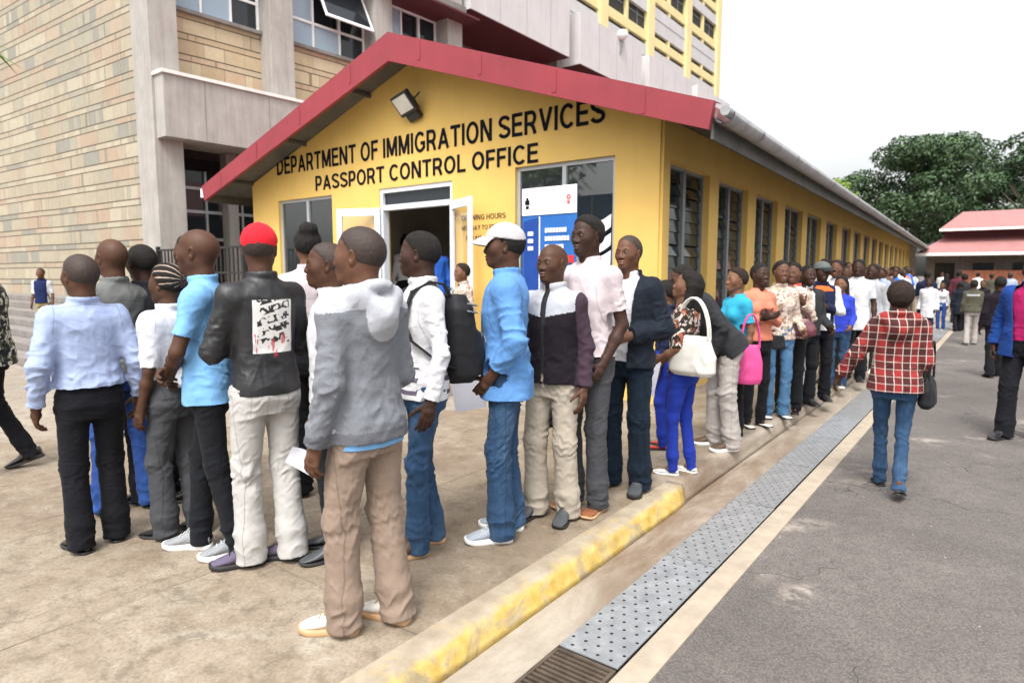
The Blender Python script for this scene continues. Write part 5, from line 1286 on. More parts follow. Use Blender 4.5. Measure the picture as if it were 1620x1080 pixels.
        if g2.get('open'):
            w0 = g2['open']; zt = cen[:, 2]/k; wd = w0*(.55+.45*np.clip((zt-.9)/.5, 0, 1)); keep = ~((np.abs(cen[:, 0]-g2.get('openx', 0)) < wd) & (cen[:, 1] > .0)); F = F[keep]; mi_ = mi_[keep] if mi_ is not None else None
        o = npmesh(name, V, F, mats, root, mi_)
        if g2.get('open'): md = o.modifiers.new('s', 'SOLIDIFY'); md.thickness = .009; md.offset = 0
        return o
    P.garments = []
    for i, gm in enumerate(top or []):
        nm = gm.get('n', 'shirt'); P.garments.append(garment(gm, nm))
    # ---- shoes
    if shoes:
        kind, mt, smt = shoes
        for s_ in (1, -1):
            a_ = foot[s_].copy(); lift = ank[s_][2]-.085*k
            yaw = -s_*.18+R(toes)
            if kind == 'sandal':
                pass
            a_[2] = lift*.35 if fp[s_] else 0
            if fp[s_]: a_[1] -= .03; 
            shoe_mesh(root, a_+(np.array([0, -.0, .03]) if fp[s_] else 0), yaw, (fp[s_]*1.0 if fp[s_] else 0), kind, mt, smt, k*(.92 if female else 1.0)*(1.0), smt)
    return P
def cap_on(P, mat, brimmat, yaw=0, brim=True, low=0, sl=.12):
    f = Field((-.13, -.15, -.06), (.13, .15, .17), .0045); f.ell((0, -.014, .032+low), (.0885, .1125, .0965), .02)
    x, y, z_ = f.ax[0][:, None, None], f.ax[1][None, :, None], f.ax[2][None, None, :]
    f.D = np.maximum(f.D, ((.036+low-z_)+sl*(y+.0)+0*x).astype(np.float32)); f.ell((0, -.012, .128+low), (.008, .008, .005), .004)
    V, F = f.mesh(); V = smooth(V, F, 1); a = np.arctan2(V[:, 0], V[:, 1]+.012); N = vnormals(V, F)
    V = V-N*(.0022*np.exp(-(np.abs(np.sin(a*3)))/.08))[:, None]; Rz = rotz(R(yaw)); c = npmesh('cap', P.toH(V @ Rz.T), F, mat, P.root)
    if brim:
        q = MB(); n = 14; vs = []
        for t_ in (0, 1):
            for j in range(5):
                r_ = j/4
                for i in range(n+1):
                    a = math.radians(-62+124*i/n); sx = .080; x = sx*math.sin(a); y0 = -.012+.106*math.cos(a); y = y0+r_*(.078*math.cos(a*.9)**.6); z_ = .044+low+.010*math.cos(a*1.3)-.035*r_*r_-.012*abs(math.sin(a))*r_-t_*.004
                    vs.append(P.toH(Rz @ np.array((x*(1+.02*r_), y, z_))))
        m_ = (n+1); fs = []
        for t_ in (0, 1):
            for j in range(4):
                for i in range(n):
                    b = t_*5*m_+j*m_+i; fs.append((b, b+1, b+m_+1, b+m_))
        for i in range(n): fs.append((4*m_+i, 4*m_+i+1, 9*m_+i+1, 9*m_+i))
        q.add(vs, fs, 0, True); b = q.build('brim', brimmat, c)
    return c
# ------------------------------------------------------------------ things people carry
def W(P, v): return P.g+rotz(P.hd) @ np.array(v, float)
def world_hand(P, s_):
    el, wp = P.arm[s_][0], P.arm[s_][1]; return W(P, wp+nz(wp-el)*.075*P.k)
def sheet(loc, w_, h_, yaw, tilt, label, mat, roll=0, bend_=.02, cat='paper', group=None):
    q = MB(); n = 6
    for t_ in (0, .0015):
        vs = []
        for i in range(n+1):
            for j in range(n+1):
                u, v = i/n-.5, j/n-.5; vs.append((u*w_, bend_*math.sin((u+.5)*3.1)*(v+.6)+t_, v*h_))
        q.add(vs, [(i*(n+1)+j, i*(n+1)+j+1, (i+1)*(n+1)+j+1, (i+1)*(n+1)+j) for i in range(n) for j in range(n)], 0, True)
    o = q.build('paper_sheet', mat); o.location = loc; o.rotation_euler = (R(tilt), R(roll), yaw); return tag(o, label, cat, group)
def bag(loc, w_, h_, d_, yaw, mat, label, strap=.25, cat='handbag', name='handbag', roll=0, seed=3, sr=.008, sw_=.35, h=.008):
    root = empty(name, tuple(loc), yaw, label, cat); root.rotation_euler = (0, R(roll), yaw)
    f = Field((-w_*.7, -d_, -h_*.65), (w_*.7, d_, h_*.65), h)
    f.loft([(-h_/2, w_*.40, d_*.30, 0), (-h_*.38, w_*.50, d_*.48, 0), (0, w_*.49, d_*.42, 0), (h_*.3, w_*.42, d_*.30, 0), (h_/2, w_*.36, d_*.14, 0)], None, .02, nexp=2.6)
    V, F = f.mesh(); V = smooth(V, F, 2); N = vnormals(V, F); rs = np.random.RandomState(seed)
    V = V+N*(.008*wr(V, rs, 40, [(1, 0, .6), (-.6, 0, 1)]))[:, None]; npmesh('bag_body', V, F, mat, root)
    if strap:
        for sy in (-1, 1):
            q = MB(); pts = [(w_*sw_*math.cos(a), sy*d_*.12, h_*.42+strap*math.sin(a)) for a in np.linspace(0, math.pi, 14)]; q.path(pts, sr, 6); q.build('handle', mat, root)
    return root
def backpack(P, label, mat, mat2, sc_=1.0, drop=0.0):
    k = P.k; root = empty('backpack', tuple(W(P, (0, -.12*k, 1.18*k))), P.hd, label, 'backpack')
    f = Field((-.22, -.30, -.32), (.22, .10, .34), .007); s_ = sc_
    f.loft([(-.25*s_-drop, .125*s_, .075*s_, -.075), (-.20*s_-drop, .155*s_, .10*s_, -.085), (0-drop, .160*s_, .10*s_, -.08), (.16*s_-drop, .150*s_, .085*s_, -.07), (.235*s_-drop, .105*s_, .055*s_, -.06)], None, .03, nexp=3)
    f.loft([(-.20*s_-drop, .11*s_, .035*s_, -.175*s_), (-.05*s_-drop, .12*s_, .045*s_, -.175*s_), (.03*s_-drop, .10*s_, .03*s_, -.165*s_)], None, .03, nexp=3)
    V, F = f.mesh(); V = smooth(V, F, 2); N = vnormals(V, F); rs = np.random.RandomState(5); V = V+N*(.004*wr(V, rs, 50, [(1, 0, .6), (-.6, 0, 1), (0, 0, 1)]))[:, None]
    b = npmesh('pack_body', V, F, mat, root)
    q = MB()
    for z_ in (.15, .19): 
        pts = [(.165*s_*math.cos(a), -.085-.10*s_*math.sin(a), z_-drop-.02*math.sin(a)) for a in np.linspace(0, math.pi, 14)]; q.path(pts, .004, 6)
    pts = [(.10*math.cos(a)*s_, -.215*s_, -.03+.05*math.sin(a)-drop) for a in np.linspace(0, math.pi, 10)]; q.path(pts, .0035, 6); q.build('zip', mat2, b)
    for sx in (-1, 1):
        q = MB(); pts = [np.array((sx*.075, -.03, .21-drop)), np.array((sx*.085, .02, .285*k)), np.array((sx*.095, .10, .30*k)), np.array((sx*.105, .20, .25*k)), np.array((sx*.12, .255, .12)), np.array((sx*.15, .22, 0)), np.array((sx*.165, .10, -.10)), np.array((sx*.13, -.02, -.16-drop))]
        for a, b_ in zip(pts[:-1], pts[1:]):
            d_ = nz(b_-a); q.obox((a+b_)/2, d_*(np.linalg.norm(b_-a)/2+.006), np.array((.020, 0, 0)), nz(np.cross(d_, (1, 0, 0)))*.005)
        q.build('strap', mat, root)
    q = MB(); pts = [(.03*math.cos(a), -.05, .235*s_-drop+.035*math.sin(a)) for a in np.linspace(0, math.pi, 8)]; q.path(pts, .006, 6); q.build('carry_loop', mat2, root)
    return root
# ------------------------------------------------------------------ fabrics
C = {}
LEGF = {'blacktr', 'greytr', 'blackjean', 'whitejean', 'khaki', 'cream', 'taupe', 'jean', 'jeanlight', 'jeandark', 'jeanblue', 'khakis'}
def fab(n, col, **kw):
    if n in LEGF: kw['seams'] = 'legs'
    elif n in ('bluewhite', 'greyshirt', 'white', 'polo', 'pinkish', 'denimshirt', 'ltgrey', 'navyj', 'dkgrey', 'blazer'): kw['seams'] = 'top'
    C[n] = cloth('cloth_'+n, col, **kw)
fab('bluewhite', (.30, .36, .53)); fab('greyshirt', (.13, .135, .13)); fab('white', (.56, .56, .59)); fab('polo', (.17, .37, .64)); fab('navy', (.012, .017, .045)); fab('pinkish', (.52, .45, .47))
fab('blacktr', (.009, .009, .012)); fab('greytr', (.055, .057, .063)); fab('blackjean', (.010, .011, .014)); fab('whitejean', (.43, .42, .405)); fab('khaki', (.24, .18, .14)); fab('cream', (.38, .335, .275)); fab('taupe', (.34, .31, .29))
fab('jean', (.020, .048, .10), kind='denim', col2=(.075, .135, .22)); fab('jeanlight', (.05, .12, .22), kind='denim', col2=(.17, .28, .40)); fab('jeandark', (.004, .010, .019), kind='denim', col2=(.009, .022, .038)); fab('jeanblue', (.018, .05, .19), kind='denim', col2=(.04, .12, .36))
fab('hood', (.13, .138, .155), kind='heather'); fab('hoodlight', (.31, .32, .35), kind='heather'); fab('hooddark', (.085, .088, .10), kind='heather')
fab('denimshirt', (.10, .24, .50)); fab('blackj', (.013, .010, .014)); fab('maroonblack', (.045, .028, .040)); fab('navyj', (.009, .013, .021), rough=.7)
fab('floral', (.03, .025, .022), kind='blot', col2=(.55, .50, .46), col3=(.28, .09, .05)); fab('camo', (.02, .02, .025), kind='blot', col2=(.50, .50, .44), col3=(.10, .11, .07))
fab('legging', (.014, .032, .26)); fab('cyan', (.03, .30, .46)); fab('salmon', (.55, .19, .12)); fab('beige', (.42, .33, .27), kind='blot', col2=(.55, .48, .42), col3=(.22, .14, .10)); fab('maroon', (.10, .025, .035)); fab('redscarf', (.55, .06, .05)); fab('dkgrey', (.026, .027, .030)); fab('orange', (.75, .13, .03)); fab('royal', (.03, .05, .42))
fab('plaid', (.26, .028, .028), kind='plaid'); fab('blazer', (.012, .045, .20)); fab('magenta', (.30, .012, .085)); fab('brown', (.10, .06, .035)); fab('olive', (.075, .07, .05)); fab('striped', (.55, .55, .56), kind='stripe', col2=(.10, .08, .12)); fab('blue', (.03, .13, .55)); fab('schoolnavy', (.012, .02, .07)); fab('khakis', (.30, .24, .12)); fab('ltgrey', (.33, .34, .36))
LEA = plain('black_leather', (.013, .013, .015), .5, var=.3, scale=10, bmp=.35, bscale=26, bdist=.004)
BAGW = plain('white_bag_leather', (.55, .53, .49), .55, var=.08, bmp=.3, bscale=14); BAGP = plain('pink_bag', (.58, .055, .22), .6, var=.1); BAGM = plain('maroon_bag', (.10, .02, .03), .4, var=.2); PAPER = plain('paper', (.66, .67, .76), .7, var=.03, bmp=0); PAPERW = plain('white_paper', (.78, .78, .77), .7, var=.03, bmp=0)
NYL = cloth('black_nylon', (.015, .015, .017), rough=.55)
SOLW = plain('white_sole', (.72, .72, .70), .6, var=.06); SOLB = plain('black_sole', (.015, .014, .014), .6); SOLT = plain('tan_sole', (.45, .27, .14), .6)
S_BLK = plain('black_shoe_leather', (.016, .015, .015), .28, var=.2); S_GRY = cloth('grey_knit_shoe', (.20, .21, .22), kind='heather'); S_GRL = cloth('light_grey_knit_shoe', (.26, .29, .33), kind='heather'); S_WHT = plain('white_shoe', (.64, .61, .55), .6, var=.1); S_PUR = cloth('grey_purple_shoe', (.11, .09, .14)); S_BRN = plain('brown_boot_leather', (.075, .045, .025), .6, var=.3); S_RED = plain('red_shoe', (.50, .02, .03), .4); S_DKG = plain('dark_grey_shoe', (.05, .055, .06), .5, var=.2); S_SAN = plain('tan_sandal', (.22, .08, .035), .5)
REDCAP = cloth('red_cap_cloth', (.62, .018, .030)); WCAP = cloth('white_cap_cloth', (.46, .44, .44))
# printed back panel of the black jacket: a white rectangle with black scrawl and red runs
def patch_leather():
    m = LEA.copy(); m.name = 'leather_with_back_print'; t = m.node_tree; b = t.nodes['Principled BSDF']; v = coord(t, 'Object'); s = sepxyz(t, v)
    old = b.inputs['Base Color'].links[0].from_socket
    def band(co, a, c): return math_(t, 'MULTIPLY', math_(t, 'GREATER_THAN', co, a), math_(t, 'LESS_THAN', co, c))
    z0 = 1.15; inp = math_(t, 'MULTIPLY', math_(t, 'MULTIPLY', band(s[0], -.105, .105), band(s[2], z0, z0+.27)), math_(t, 'LESS_THAN', s[1], -.02))
    zz = math_(t, 'ADD', s[2], math_(t, 'MULTIPLY', s[0], -.25)); row = math_(t, 'FRACT', math_(t, 'DIVIDE', zz, .052))
    scr = nd(t, 'ShaderNodeTexVoronoi', feature='DISTANCE_TO_EDGE'); scr.inputs['Scale'].default_value = 34; L(t, coord(t, 'Object', (1, 1, .8)), scr.inputs['Vector'])
    n = noise(t, v, 20, 2)
    ink = math_(t, 'MULTIPLY', math_(t, 'MULTIPLY', math_(t, 'LESS_THAN', scr.outputs[0], .14), band(row, .12, .85)), math_(t, 'MULTIPLY', math_(t, 'GREATER_THAN', n, .42), band(s[0], -.085, .09)))
    ink = math_(t, 'MULTIPLY', ink, math_(t, 'GREATER_THAN', s[2], z0+.05))
    c = mix(t, ink, (.62, .60, .58), (.02, .02, .02))
    red = math_(t, 'MULTIPLY', math_(t, 'GREATER_THAN', noise(t, coord(t, 'Object', (1, 1, .25)), 38, 2), .60), band(s[2], z0-.12, z0+.10))
    c = mix(t, math_(t, 'MULTIPLY', red, .8), c, (.45, .04, .06))
    base = mix(t, math_(t, 'MULTIPLY', math_(t, 'MULTIPLY', red, band(s[0], -.03, .05)), math_(t, 'LESS_THAN', s[1], -.02)), old, (.20, .012, .03))
    L(t, mix(t, inp, base, c), b.inputs['Base Color']); return m
LEAP = patch_leather()
def lod_of(py, z=0):
    d = (ground(0, py, z)-np.array([0, 0, CZ])) @ FW
    return 0 if d < 4.7 else 1 if d < 8 else 2 if d < 14 else 3
def hood_mi(c, k):
    z = c[:, 2]/k; x = np.abs(c[:, 0]); mi = np.zeros(len(c), int)
    mi[(z > 1.412-.10*np.maximum(x-.1, 0)) | ((c[:, 1] < -.132) & (z > 1.27))] = 1
    mi[(x > .14) & (x < .20) & (c[:, 1] < .02) & (z < 1.30) & (c[:, 1] > -.045)] = 1
    mi[z < .915] = 2; return mi
def bw_mi(c, k):
    z = c[:, 2]/k; x = c[:, 0]; mi = np.zeros(len(c), int); mi[(z > 1.30+.20*np.abs(x)) & (np.abs(x) < .185)] = 1; mi[(np.abs(x) >= .185)] = 2; mi[(z > 1.475)] = 1; return mi
def sweater_mi(c, k):
    mi = np.zeros(len(c), int); mi[np.abs(c[:, 0]) > .15*k] = 1; return mi
# ------------------------------------------------------------------ the queue, nearest the camera first
QG = None
P1 = person(585, 990, 138, 'man in a two tone grey hooded jacket and khaki trousers, nearest the camera', ty=357, skin=1, hair='buzz', seed=1, stance=(.10, 0), stride=-.12,
    top=[dict(n='hooded_jacket', m=[C['hood'], C['hoodlight'], C['hooddark']], mi=hood_mi, e=.016, hood=True, hem=.86, bulk=1.0, ra=.058, rb=.053, rc=.046, ch=.03, flare=1.04, cuff=.02), dict(n='shirt', m=C['polo'], hem=.835, ztop=.885, sleeve='none', collar='none', e=.002, amp=.4)],
    legs=dict(m=C['khaki'], th=.098, kn=.084, hem=.078, amp=1.15), shoes=('sneaker', S_WHT, SOLT), arms=('front', 'down'), head=(22, 0), turn=0, toes=22)
hp = world_hand(P1, -1); sheet(hp+np.array([-.07, .0, -.01]), .12, .085, YAW, 15, 'small folded white paper by the hooded man\'s left hand', PAPER, roll=30)
P2 = person(430, 888, 152, 'man in a red cap and black leather jacket with a white printed back panel', ty=350, hadd=.005, skin=0, hair='buzz', seed=2, stance=(.09, 0), stride=-.10, head=(-30, 0),
    top=[dict(n='leather_jacket', m=LEAP, e=.012, hem=.90, flare=.96, ra=.058, rb=.054, rc=.044, ch=.030, bulk=1.0, amp=.9)], legs=dict(m=C['whitejean'], th=.096, kn=.078, hem=.078, amp=1.0), shoes=('sneaker', S_PUR, SOLB), arms=('folded', 'folded'), toes=48)
cap_on(P2, REDCAP, REDCAP, yaw=0, low=-.002, sl=.42)
P3 = person(345, 872, 105, 'man in a pale blue polo shirt and black jeans with grey trainers', ty=360, skin=0, hair='bald', seed=3, stance=(.07, 0), stride=.24,
    top=[dict(m=C['polo'], e=.008, hem=.84, sleeve='short', flare=1.04, bulk=1.0, ra=.060)], legs=dict(m=C['blackjean'], th=.088, kn=.066, hem=.058, amp=.9), shoes=('sneaker', S_GRY, SOLW), arms=(((.05, .10, -.26), (-.12, .17, -.34), .6, (0, -1, 0)), ((.05, .09, -.26), (-.10, .17, -.36), .6, (0, -1, 0))), head=(-12, 0), lean=2)
P4 = person(158, 862, 166, 'man in a pale blue long sleeved shirt and black trousers seen from behind at left', ty=403, skin=0, hair='buzz', seed=4, stance=(.10, 0), stride=.05,
    top=[dict(m=C['bluewhite'], e=.014, hem=.985, flare=1.12, sleeve='long', bulk=1.03, amp=1.3, ra=.062, rb=.058)], legs=dict(m=C['blacktr'], th=.095, kn=.078, hem=.074, belt=False, amp=.8), shoes=('dress', S_BLK, SOLB), arms=('down2', 'down2'), head=(16, 0))
P5 = person(288, 846, 140, 'young woman with cornrows in a white short sleeved shirt and grey trousers', ty=418, skin=0, hair='corn', female=True, seed=5, stance=(.08, 0), stride=-.10,
    top=[dict(m=C['white'], e=.016, hem=.99, flare=1.10, sleeve='elbow', bulk=1.04, male=True, ra=.066)], legs=dict(m=C['greytr'], th=.10, kn=.082, hem=.078), shoes=('dress', S_BLK, SOLB), arms=('down', 'down'), head=(10, 0))
P6 = person(203, 806, 150, 'bald man in a grey collared jacket and blue jeans behind the pale blue shirt', ty=376, skin=0, hair='bald', seed=6, stance=(.11, 0), stride=-.14,
    top=[dict(n='jacket', m=C['greyshirt'], e=.014, hem=.88)], legs=dict(m=C['jeanblue'], th=.09, kn=.07, hem=.075), shoes=('dress', S_BLK, SOLB), arms=('down', 'front'))
P7 = person(247, 790, 150, 'dark haired man half hidden behind the bald man in grey', ty=386, skin=3, hair='short', seed=7, top=[dict(m=C['dkgrey'], e=.008)], legs=dict(m=C['blacktr']), shoes=('dress', S_BLK, SOLB), lod=1)
P8 = person(322, 785, 125, 'man in a navy jacket wearing a dark backpack behind the polo shirt', ty=368, skin=0, hair='short', seed=8, top=[dict(n='jacket', m=C['navy'], e=.014)], legs=dict(m=C['blacktr']), shoes=('dress', S_BLK, SOLB), lod=1)
backpack(P8, 'dark navy backpack on the man behind the pale blue polo shirt', C['navy'], NYL)
P9 = person(500, 780, 175, 'woman with hair gathered in a bun wearing a pale pink shirt', ty=357, skin=2, hair='bun', female=True, seed=9, top=[dict(m=C['pinkish'], e=.006)], legs=dict(m=C['blacktr']), shoes=('dress', S_BLK, SOLB), lod=1)
P10 = person(532, 874, 92, 'young man in profile with a white shirt between the leather jacket and the grey hood', ty=383, skin=0, hair='buzz', seed=10, top=[dict(m=C['white'], e=.004, sleeve='short')], legs=dict(m=C['blackjean'], hem=.06), shoes=('dress', S_DKG, SOLB), arms=('down', 'down'), head=(0, 0))
P11 = person(672, 868, 74, 'man in a white and striped top and jeans carrying a black backpack', ty=364, skin=3, hair='short', seed=11, stance=(.07, 0), stride=-.14,
    top=[dict(m=[C['striped'], C['white']], mi=sweater_mi, e=.008, hem=.86, sleeve='long', flare=1.0)], legs=dict(m=C['jean'], th=.088, kn=.068, hem=.062, amp=1.3), shoes=('boot', S_BRN, SOLT), arms=('front', 'down'), head=(-32, 0))
backpack(P11, 'bulky black backpack on the man in jeans beside the hooded man', NYL, M['aludark'], 1.0)
P12 = person(800, 846, 93, 'man in a white cap, blue denim shirt and faded jeans', ty=348, hadd=.012, skin=0, hair='short', seed=12, stance=(.09, 0), stride=-.06,
    top=[dict(m=C['denimshirt'], e=.018, hem=.80, sleeve='long', flare=1.02, bulk=1.03, ra=.062, rb=.060, rc=.048, amp=1.4, cuff=-.30)], legs=dict(m=C['jean'], th=.094, kn=.078, hem=.074, amp=1.3), shoes=('sneaker', S_GRL, SOLW), arms=('front', ((.07, -.05, -.27), (.01, .06, -.43), .8, (-1, 0, 0))), head=(2, 0))
cap_on(P12, WCAP, WCAP, yaw=0, low=.0)
hp = world_hand(P12, 1); sheet(ground(742, 800)*np.array([1, 1, 0])+np.array([.0, 0, .80]), .21, .30, YAW+.1, 6, 'white paper sheet hanging beside the man in the white cap', PAPER, roll=-8)
# wristwatch on the near arm
P13 = person(872, 818, 30, 'balding man in a black jacket with a white yoke and cream trousers', ty=385, skin=0, hair='bald', seed=13, stance=(.10, 0), stride=.06,
    top=[dict(n='shirt', m=C['dkgrey'], sleeve='none', hem=.95), dict(n='jacket', m=[C['blackj'], C['hoodlight'], C['maroonblack']], mi=bw_mi, e=.012, hem=.89, open=.018, ch=.034, amp=1.1)],
    legs=dict(m=C['cream'], th=.098, kn=.082, hem=.078, amp=1.05), shoes=('dress', S_DKG, SOLB), arms=('down', 'down'), head=(-8, 0))
P14 = person(925, 803, 38, 'tall man in a pale pink short sleeved shirt, grey trousers and sandals', ty=337, skin=3, hair='thick', seed=14, stance=(.09, 0), top=[dict(m=C['pinkish'], e=.008, hem=.93, sleeve='short', flare=1.03, vneck=True)], legs=dict(m=C['greytr'], th=.088, kn=.07, hem=.064),
    shoes=('flat', S_SAN, SOLT), arms=('down', ((.045, -.05, -.28), (.0, .07, -.50), .8, (-1, 0, 0))), head=(-4, 2))
P15 = person(988, 772, 24, 'man in an open navy jacket over a white shirt with hands clasped', ty=370, skin=1, hair='buzz', seed=15, stance=(.11, 0),
    top=[dict(m=C['white'], sleeve='none', hem=.90, vneck=True, e=.0), dict(n='jacket', m=C['navyj'], e=.022, hem=.86, open=.10, ra=.062, rb=.060, rc=.050, ch=.032, amp=1.2)], legs=dict(m=C['jeandark'], th=.098, kn=.084, hem=.08), shoes=('boot', S_DKG, SOLB), arms=('clasp', 'clasp'), head=(-6, 0))
P16 = person(1076, 748, 108, 'woman with long dark hair, floral blouse and bright blue leggings', ty=430, skin=2, hair='long', female=True, seed=16, stance=(.08, 0), stride=-.10, hips=1.08,
    top=[dict(n='blouse', m=C['floral'], e=.012, hem=.90, flare=1.0, sleeve='elbow', collar='none')], legs=dict(m=C['legging'], name='leggings', th=.094, kn=.062, hem=.042, amp=.5), shoes=('flat', S_WHT, SOLW), arms=('hold', 'hold'), head=(10, -14))
bag(W(P16, (-.17, -.12, .95)), .38, .30, .13, P16.hd+1.35, BAGW, 'large white shoulder bag on the woman in blue leggings', strap=.30, roll=0, sr=.009)
sheet(W(P16, (.05, .33, .72)), .21, .29, YAW, 4, 'white paper held low in front of the floral blouse', PAPER, roll=10)
P17 = person(1048, 708, 100, 'woman in blue leggings and red shoes hidden behind the floral blouse', ty=445, skin=1, hair='short', female=True, seed=17, top=[dict(m=C['navy'])], legs=dict(m=C['legging'], name='leggings', th=.088, kn=.06, hem=.042, amp=.5), shoes=('flat', S_RED, SOLB), lod=1)
P18 = person(1142, 708, 70, 'man in a charcoal jacket stooping forward in light grey trousers', H=1.76, skin=0, hair='short', seed=18, stance=(.10, 0), stride=.08, bend=38, lean=0, top=[dict(n='jacket', m=C['dkgrey'], e=.022, hem=.84, bulk=1.06)], legs=dict(m=C['taupe'], th=.10, kn=.085, hem=.08, amp=1.2), shoes=('boot', S_BRN, SOLW), arms=('front', 'front'), lod=1)
P19 = person(1157, 690, 55, 'woman in a turquoise top with brown hair behind the stooping man', ty=424, skin=2, hair='brown', female=True, seed=19, top=[dict(m=C['cyan'], e=.008, sleeve='short', collar='none')], legs=dict(m=C['blacktr'], hem=.05), shoes=('flat', S_WHT, SOLW), lod=1)
bag(W(P19, (-.30, .05, .74)), .24, .36, .10, YAW, BAGP, 'bright pink bag hanging beside the salmon cardigan', strap=.30, sr=.006)
P20 = person(1192, 674, -38, 'woman in a salmon cardigan with folded arms and black trousers', ty=416, skin=3, hair='short', female=True, seed=20, top=[dict(n='cardigan', m=C['salmon'], e=.012, hem=.93, collar='none')], legs=dict(m=C['blacktr'], th=.088, kn=.064, hem=.05), shoes=('flat', S_WHT, SOLB), arms=('folded', 'folded'), lod=1)
bag(W(P20, (-.10, .20, .88)), .16, .14, .05, P20.hd, NYL, 'small black patterned pouch before the salmon cardigan', strap=0)
P21 = person(1226, 660, -20, 'woman in a mottled beige top and light blue jeans beside the salmon cardigan', ty=412, skin=1, hair='thick', female=True, seed=21, top=[dict(m=C['beige'], e=.008)], legs=dict(m=C['jeanlight'], th=.086, kn=.066, hem=.066), shoes=('flat', S_WHT, SOLB), arms=('hold', 'hold'), lod=1)
P22 = person(1246, 652, 15, 'dark haired woman wearing a red scarf and carrying a maroon bag', ty=415, skin=1, hair='thick', female=True, seed=22, top=[dict(m=C['beige'], e=.01), dict(n='scarf', m=C['redscarf'], hem=1.30, ztop=1.50, sleeve='none', e=.01, bulk=.62)], legs=dict(m=C['blackjean'], hem=.055), shoes=('flat', S_BLK, SOLB), arms=('hold', 'bagstrap'), lod=1)
bag(W(P22, (-.10, .24, .98)), .42, .20, .12, P22.hd+.25, BAGM, 'maroon leather bag held across the front of the red scarf woman', strap=.12)
P23 = person(1268, 640, -30, 'man in a dark grey coat over a white collar leaning to the right', ty=420, skin=3, hair='short', seed=23, top=[dict(m=C['white'], sleeve='none'), dict(n='coat', m=C['dkgrey'], e=.018, open=.05)], legs=dict(m=C['blacktr']), shoes=('dress', S_BLK, SOLB), arms=('hold', 'hold'), lod=1)
P24 = person(1291, 632, -12, 'man in a grey cap and navy top with an orange sash and white sleeves', ty=413, hadd=.01, skin=3, hair='short', seed=24, top=[dict(m=[C['navy'], C['white']], mi=sweater_mi, e=.012, hem=.88), dict(n='sash', m=C['orange'], hem=1.20, ztop=1.46, sleeve='none', e=.018, bulk=.55, collar='none')], legs=dict(m=C['blacktr']), shoes=('dress', S_BLK, SOLB), arms=('hold', 'folded'), lod=1)
cap_on(P24, cloth('grey_cap_cloth', (.10, .115, .11)), C['dkgrey'], yaw=35)
sheet(W(P24, (.05, .24, .98)), .23, .20, YAW, 5, 'white folder held at the waist of the man in the grey cap', PAPERW)
sheet(W(P24, (.23, .10, .42)), .18, .45, YAW, 3, 'long white plastic carrier hanging at the dark trousers', PAPERW, bend_=.04, cat='carrier bag')
P25 = person(1322, 612, 10, 'woman with long black hair in a royal blue top', ty=438, skin=2, hair='long', female=True, seed=25, top=[dict(m=C['royal'], e=.008, collar='none')], legs=dict(m=C['jean'], hem=.06), shoes=('flat', S_WHT, SOLW), arms=('hold', 'hold'), lod=1)
P26 = person(1314, 606, 15, 'man in dark glasses with a light scarf behind the long haired woman', ty=411, skin=1, hair='brown', seed=26, top=[dict(m=C['white'], e=.01)], legs=dict(m=C['olive']), shoes=('dress', S_BLK, SOLB), lod=2)
P27 = person(1348, 602, 5, 'tall man in a long white shirt with a shoulder strap across it', ty=410, skin=3, hair='thick', seed=27, top=[dict(m=C['white'], e=.016, hem=.74, sleeve='short')], legs=dict(m=C['blacktr']), shoes=('dress', S_BLK, SOLB), arms=('down', 'down'), lod=2)
P28 = person(1372, 590, 25, 'man in a white shirt with a blue strap, head turned away', ty=417, skin=3, hair='short', seed=28, top=[dict(m=C['ltgrey'], e=.012)], legs=dict(m=C['dkgrey']), shoes=('sneaker', S_WHT, SOLW), lod=2)
sheet(W(P27, (.20, .08, .95)), .10, .32, YAW, 3, 'narrow black folder under the arm of the tall man in white', M['black'], cat='folder')
# walkers on the road
P30 = person(1405, 778, 176, 'woman in a red checked hooded shirt and jeans walking away along the road', ty=442, z=RZ, skin=0, hair='afro', female=True, seed=30, stance=(.055, 0), stride=-.36, hips=1.02, hadd=.02,
    top=[dict(n='checked_shirt', m=C['plaid'], e=.026, hem=.86, hood=True, flare=1.08, sleeve='long', ra=.066, rb=.056, rc=.050, male=True, cuff=-.12)], legs=dict(m=C['jean'], th=.086, kn=.060, hem=.048), shoes=('flat', S_BLK, SOLB), arms=('hold', 'out'))
bag(W(P30, (.22, .04, .80)), .24, .24, .12, P30.hd+1.3, NYL, 'black handbag hanging at the right side of the checked shirt', strap=.28)
P31 = person(1612, 694, 18, 'man in an open blue blazer over a magenta shirt at the right edge', H=1.86, z=RZ, skin=3, hair='short', seed=31, stance=(.09, 0), stride=.24, top=[dict(m=C['magenta'], sleeve='none', e=.0, hem=.95), dict(n='blazer', m=C['blazer'], e=.022, hem=.80, open=.12, ra=.064, rb=.058, rc=.050, flare=1.12, bulk=1.05)], legs=dict(m=C['blacktr'], th=.1, kn=.085, hem=.08), shoes=('dress', S_BLK, SOLB), arms=('down2', 'down2'), lod=0)
P32 = person(1571, 596, 165, 'man in black walking behind the blue blazer', ty=437, z=RZ, skin=3, hair='short', seed=32, stride=.24, top=[dict(n='jacket', m=C['blackj'], e=.014)], legs=dict(m=C['blacktr']), shoes=('dress', S_BLK, SOLB), lod=2)
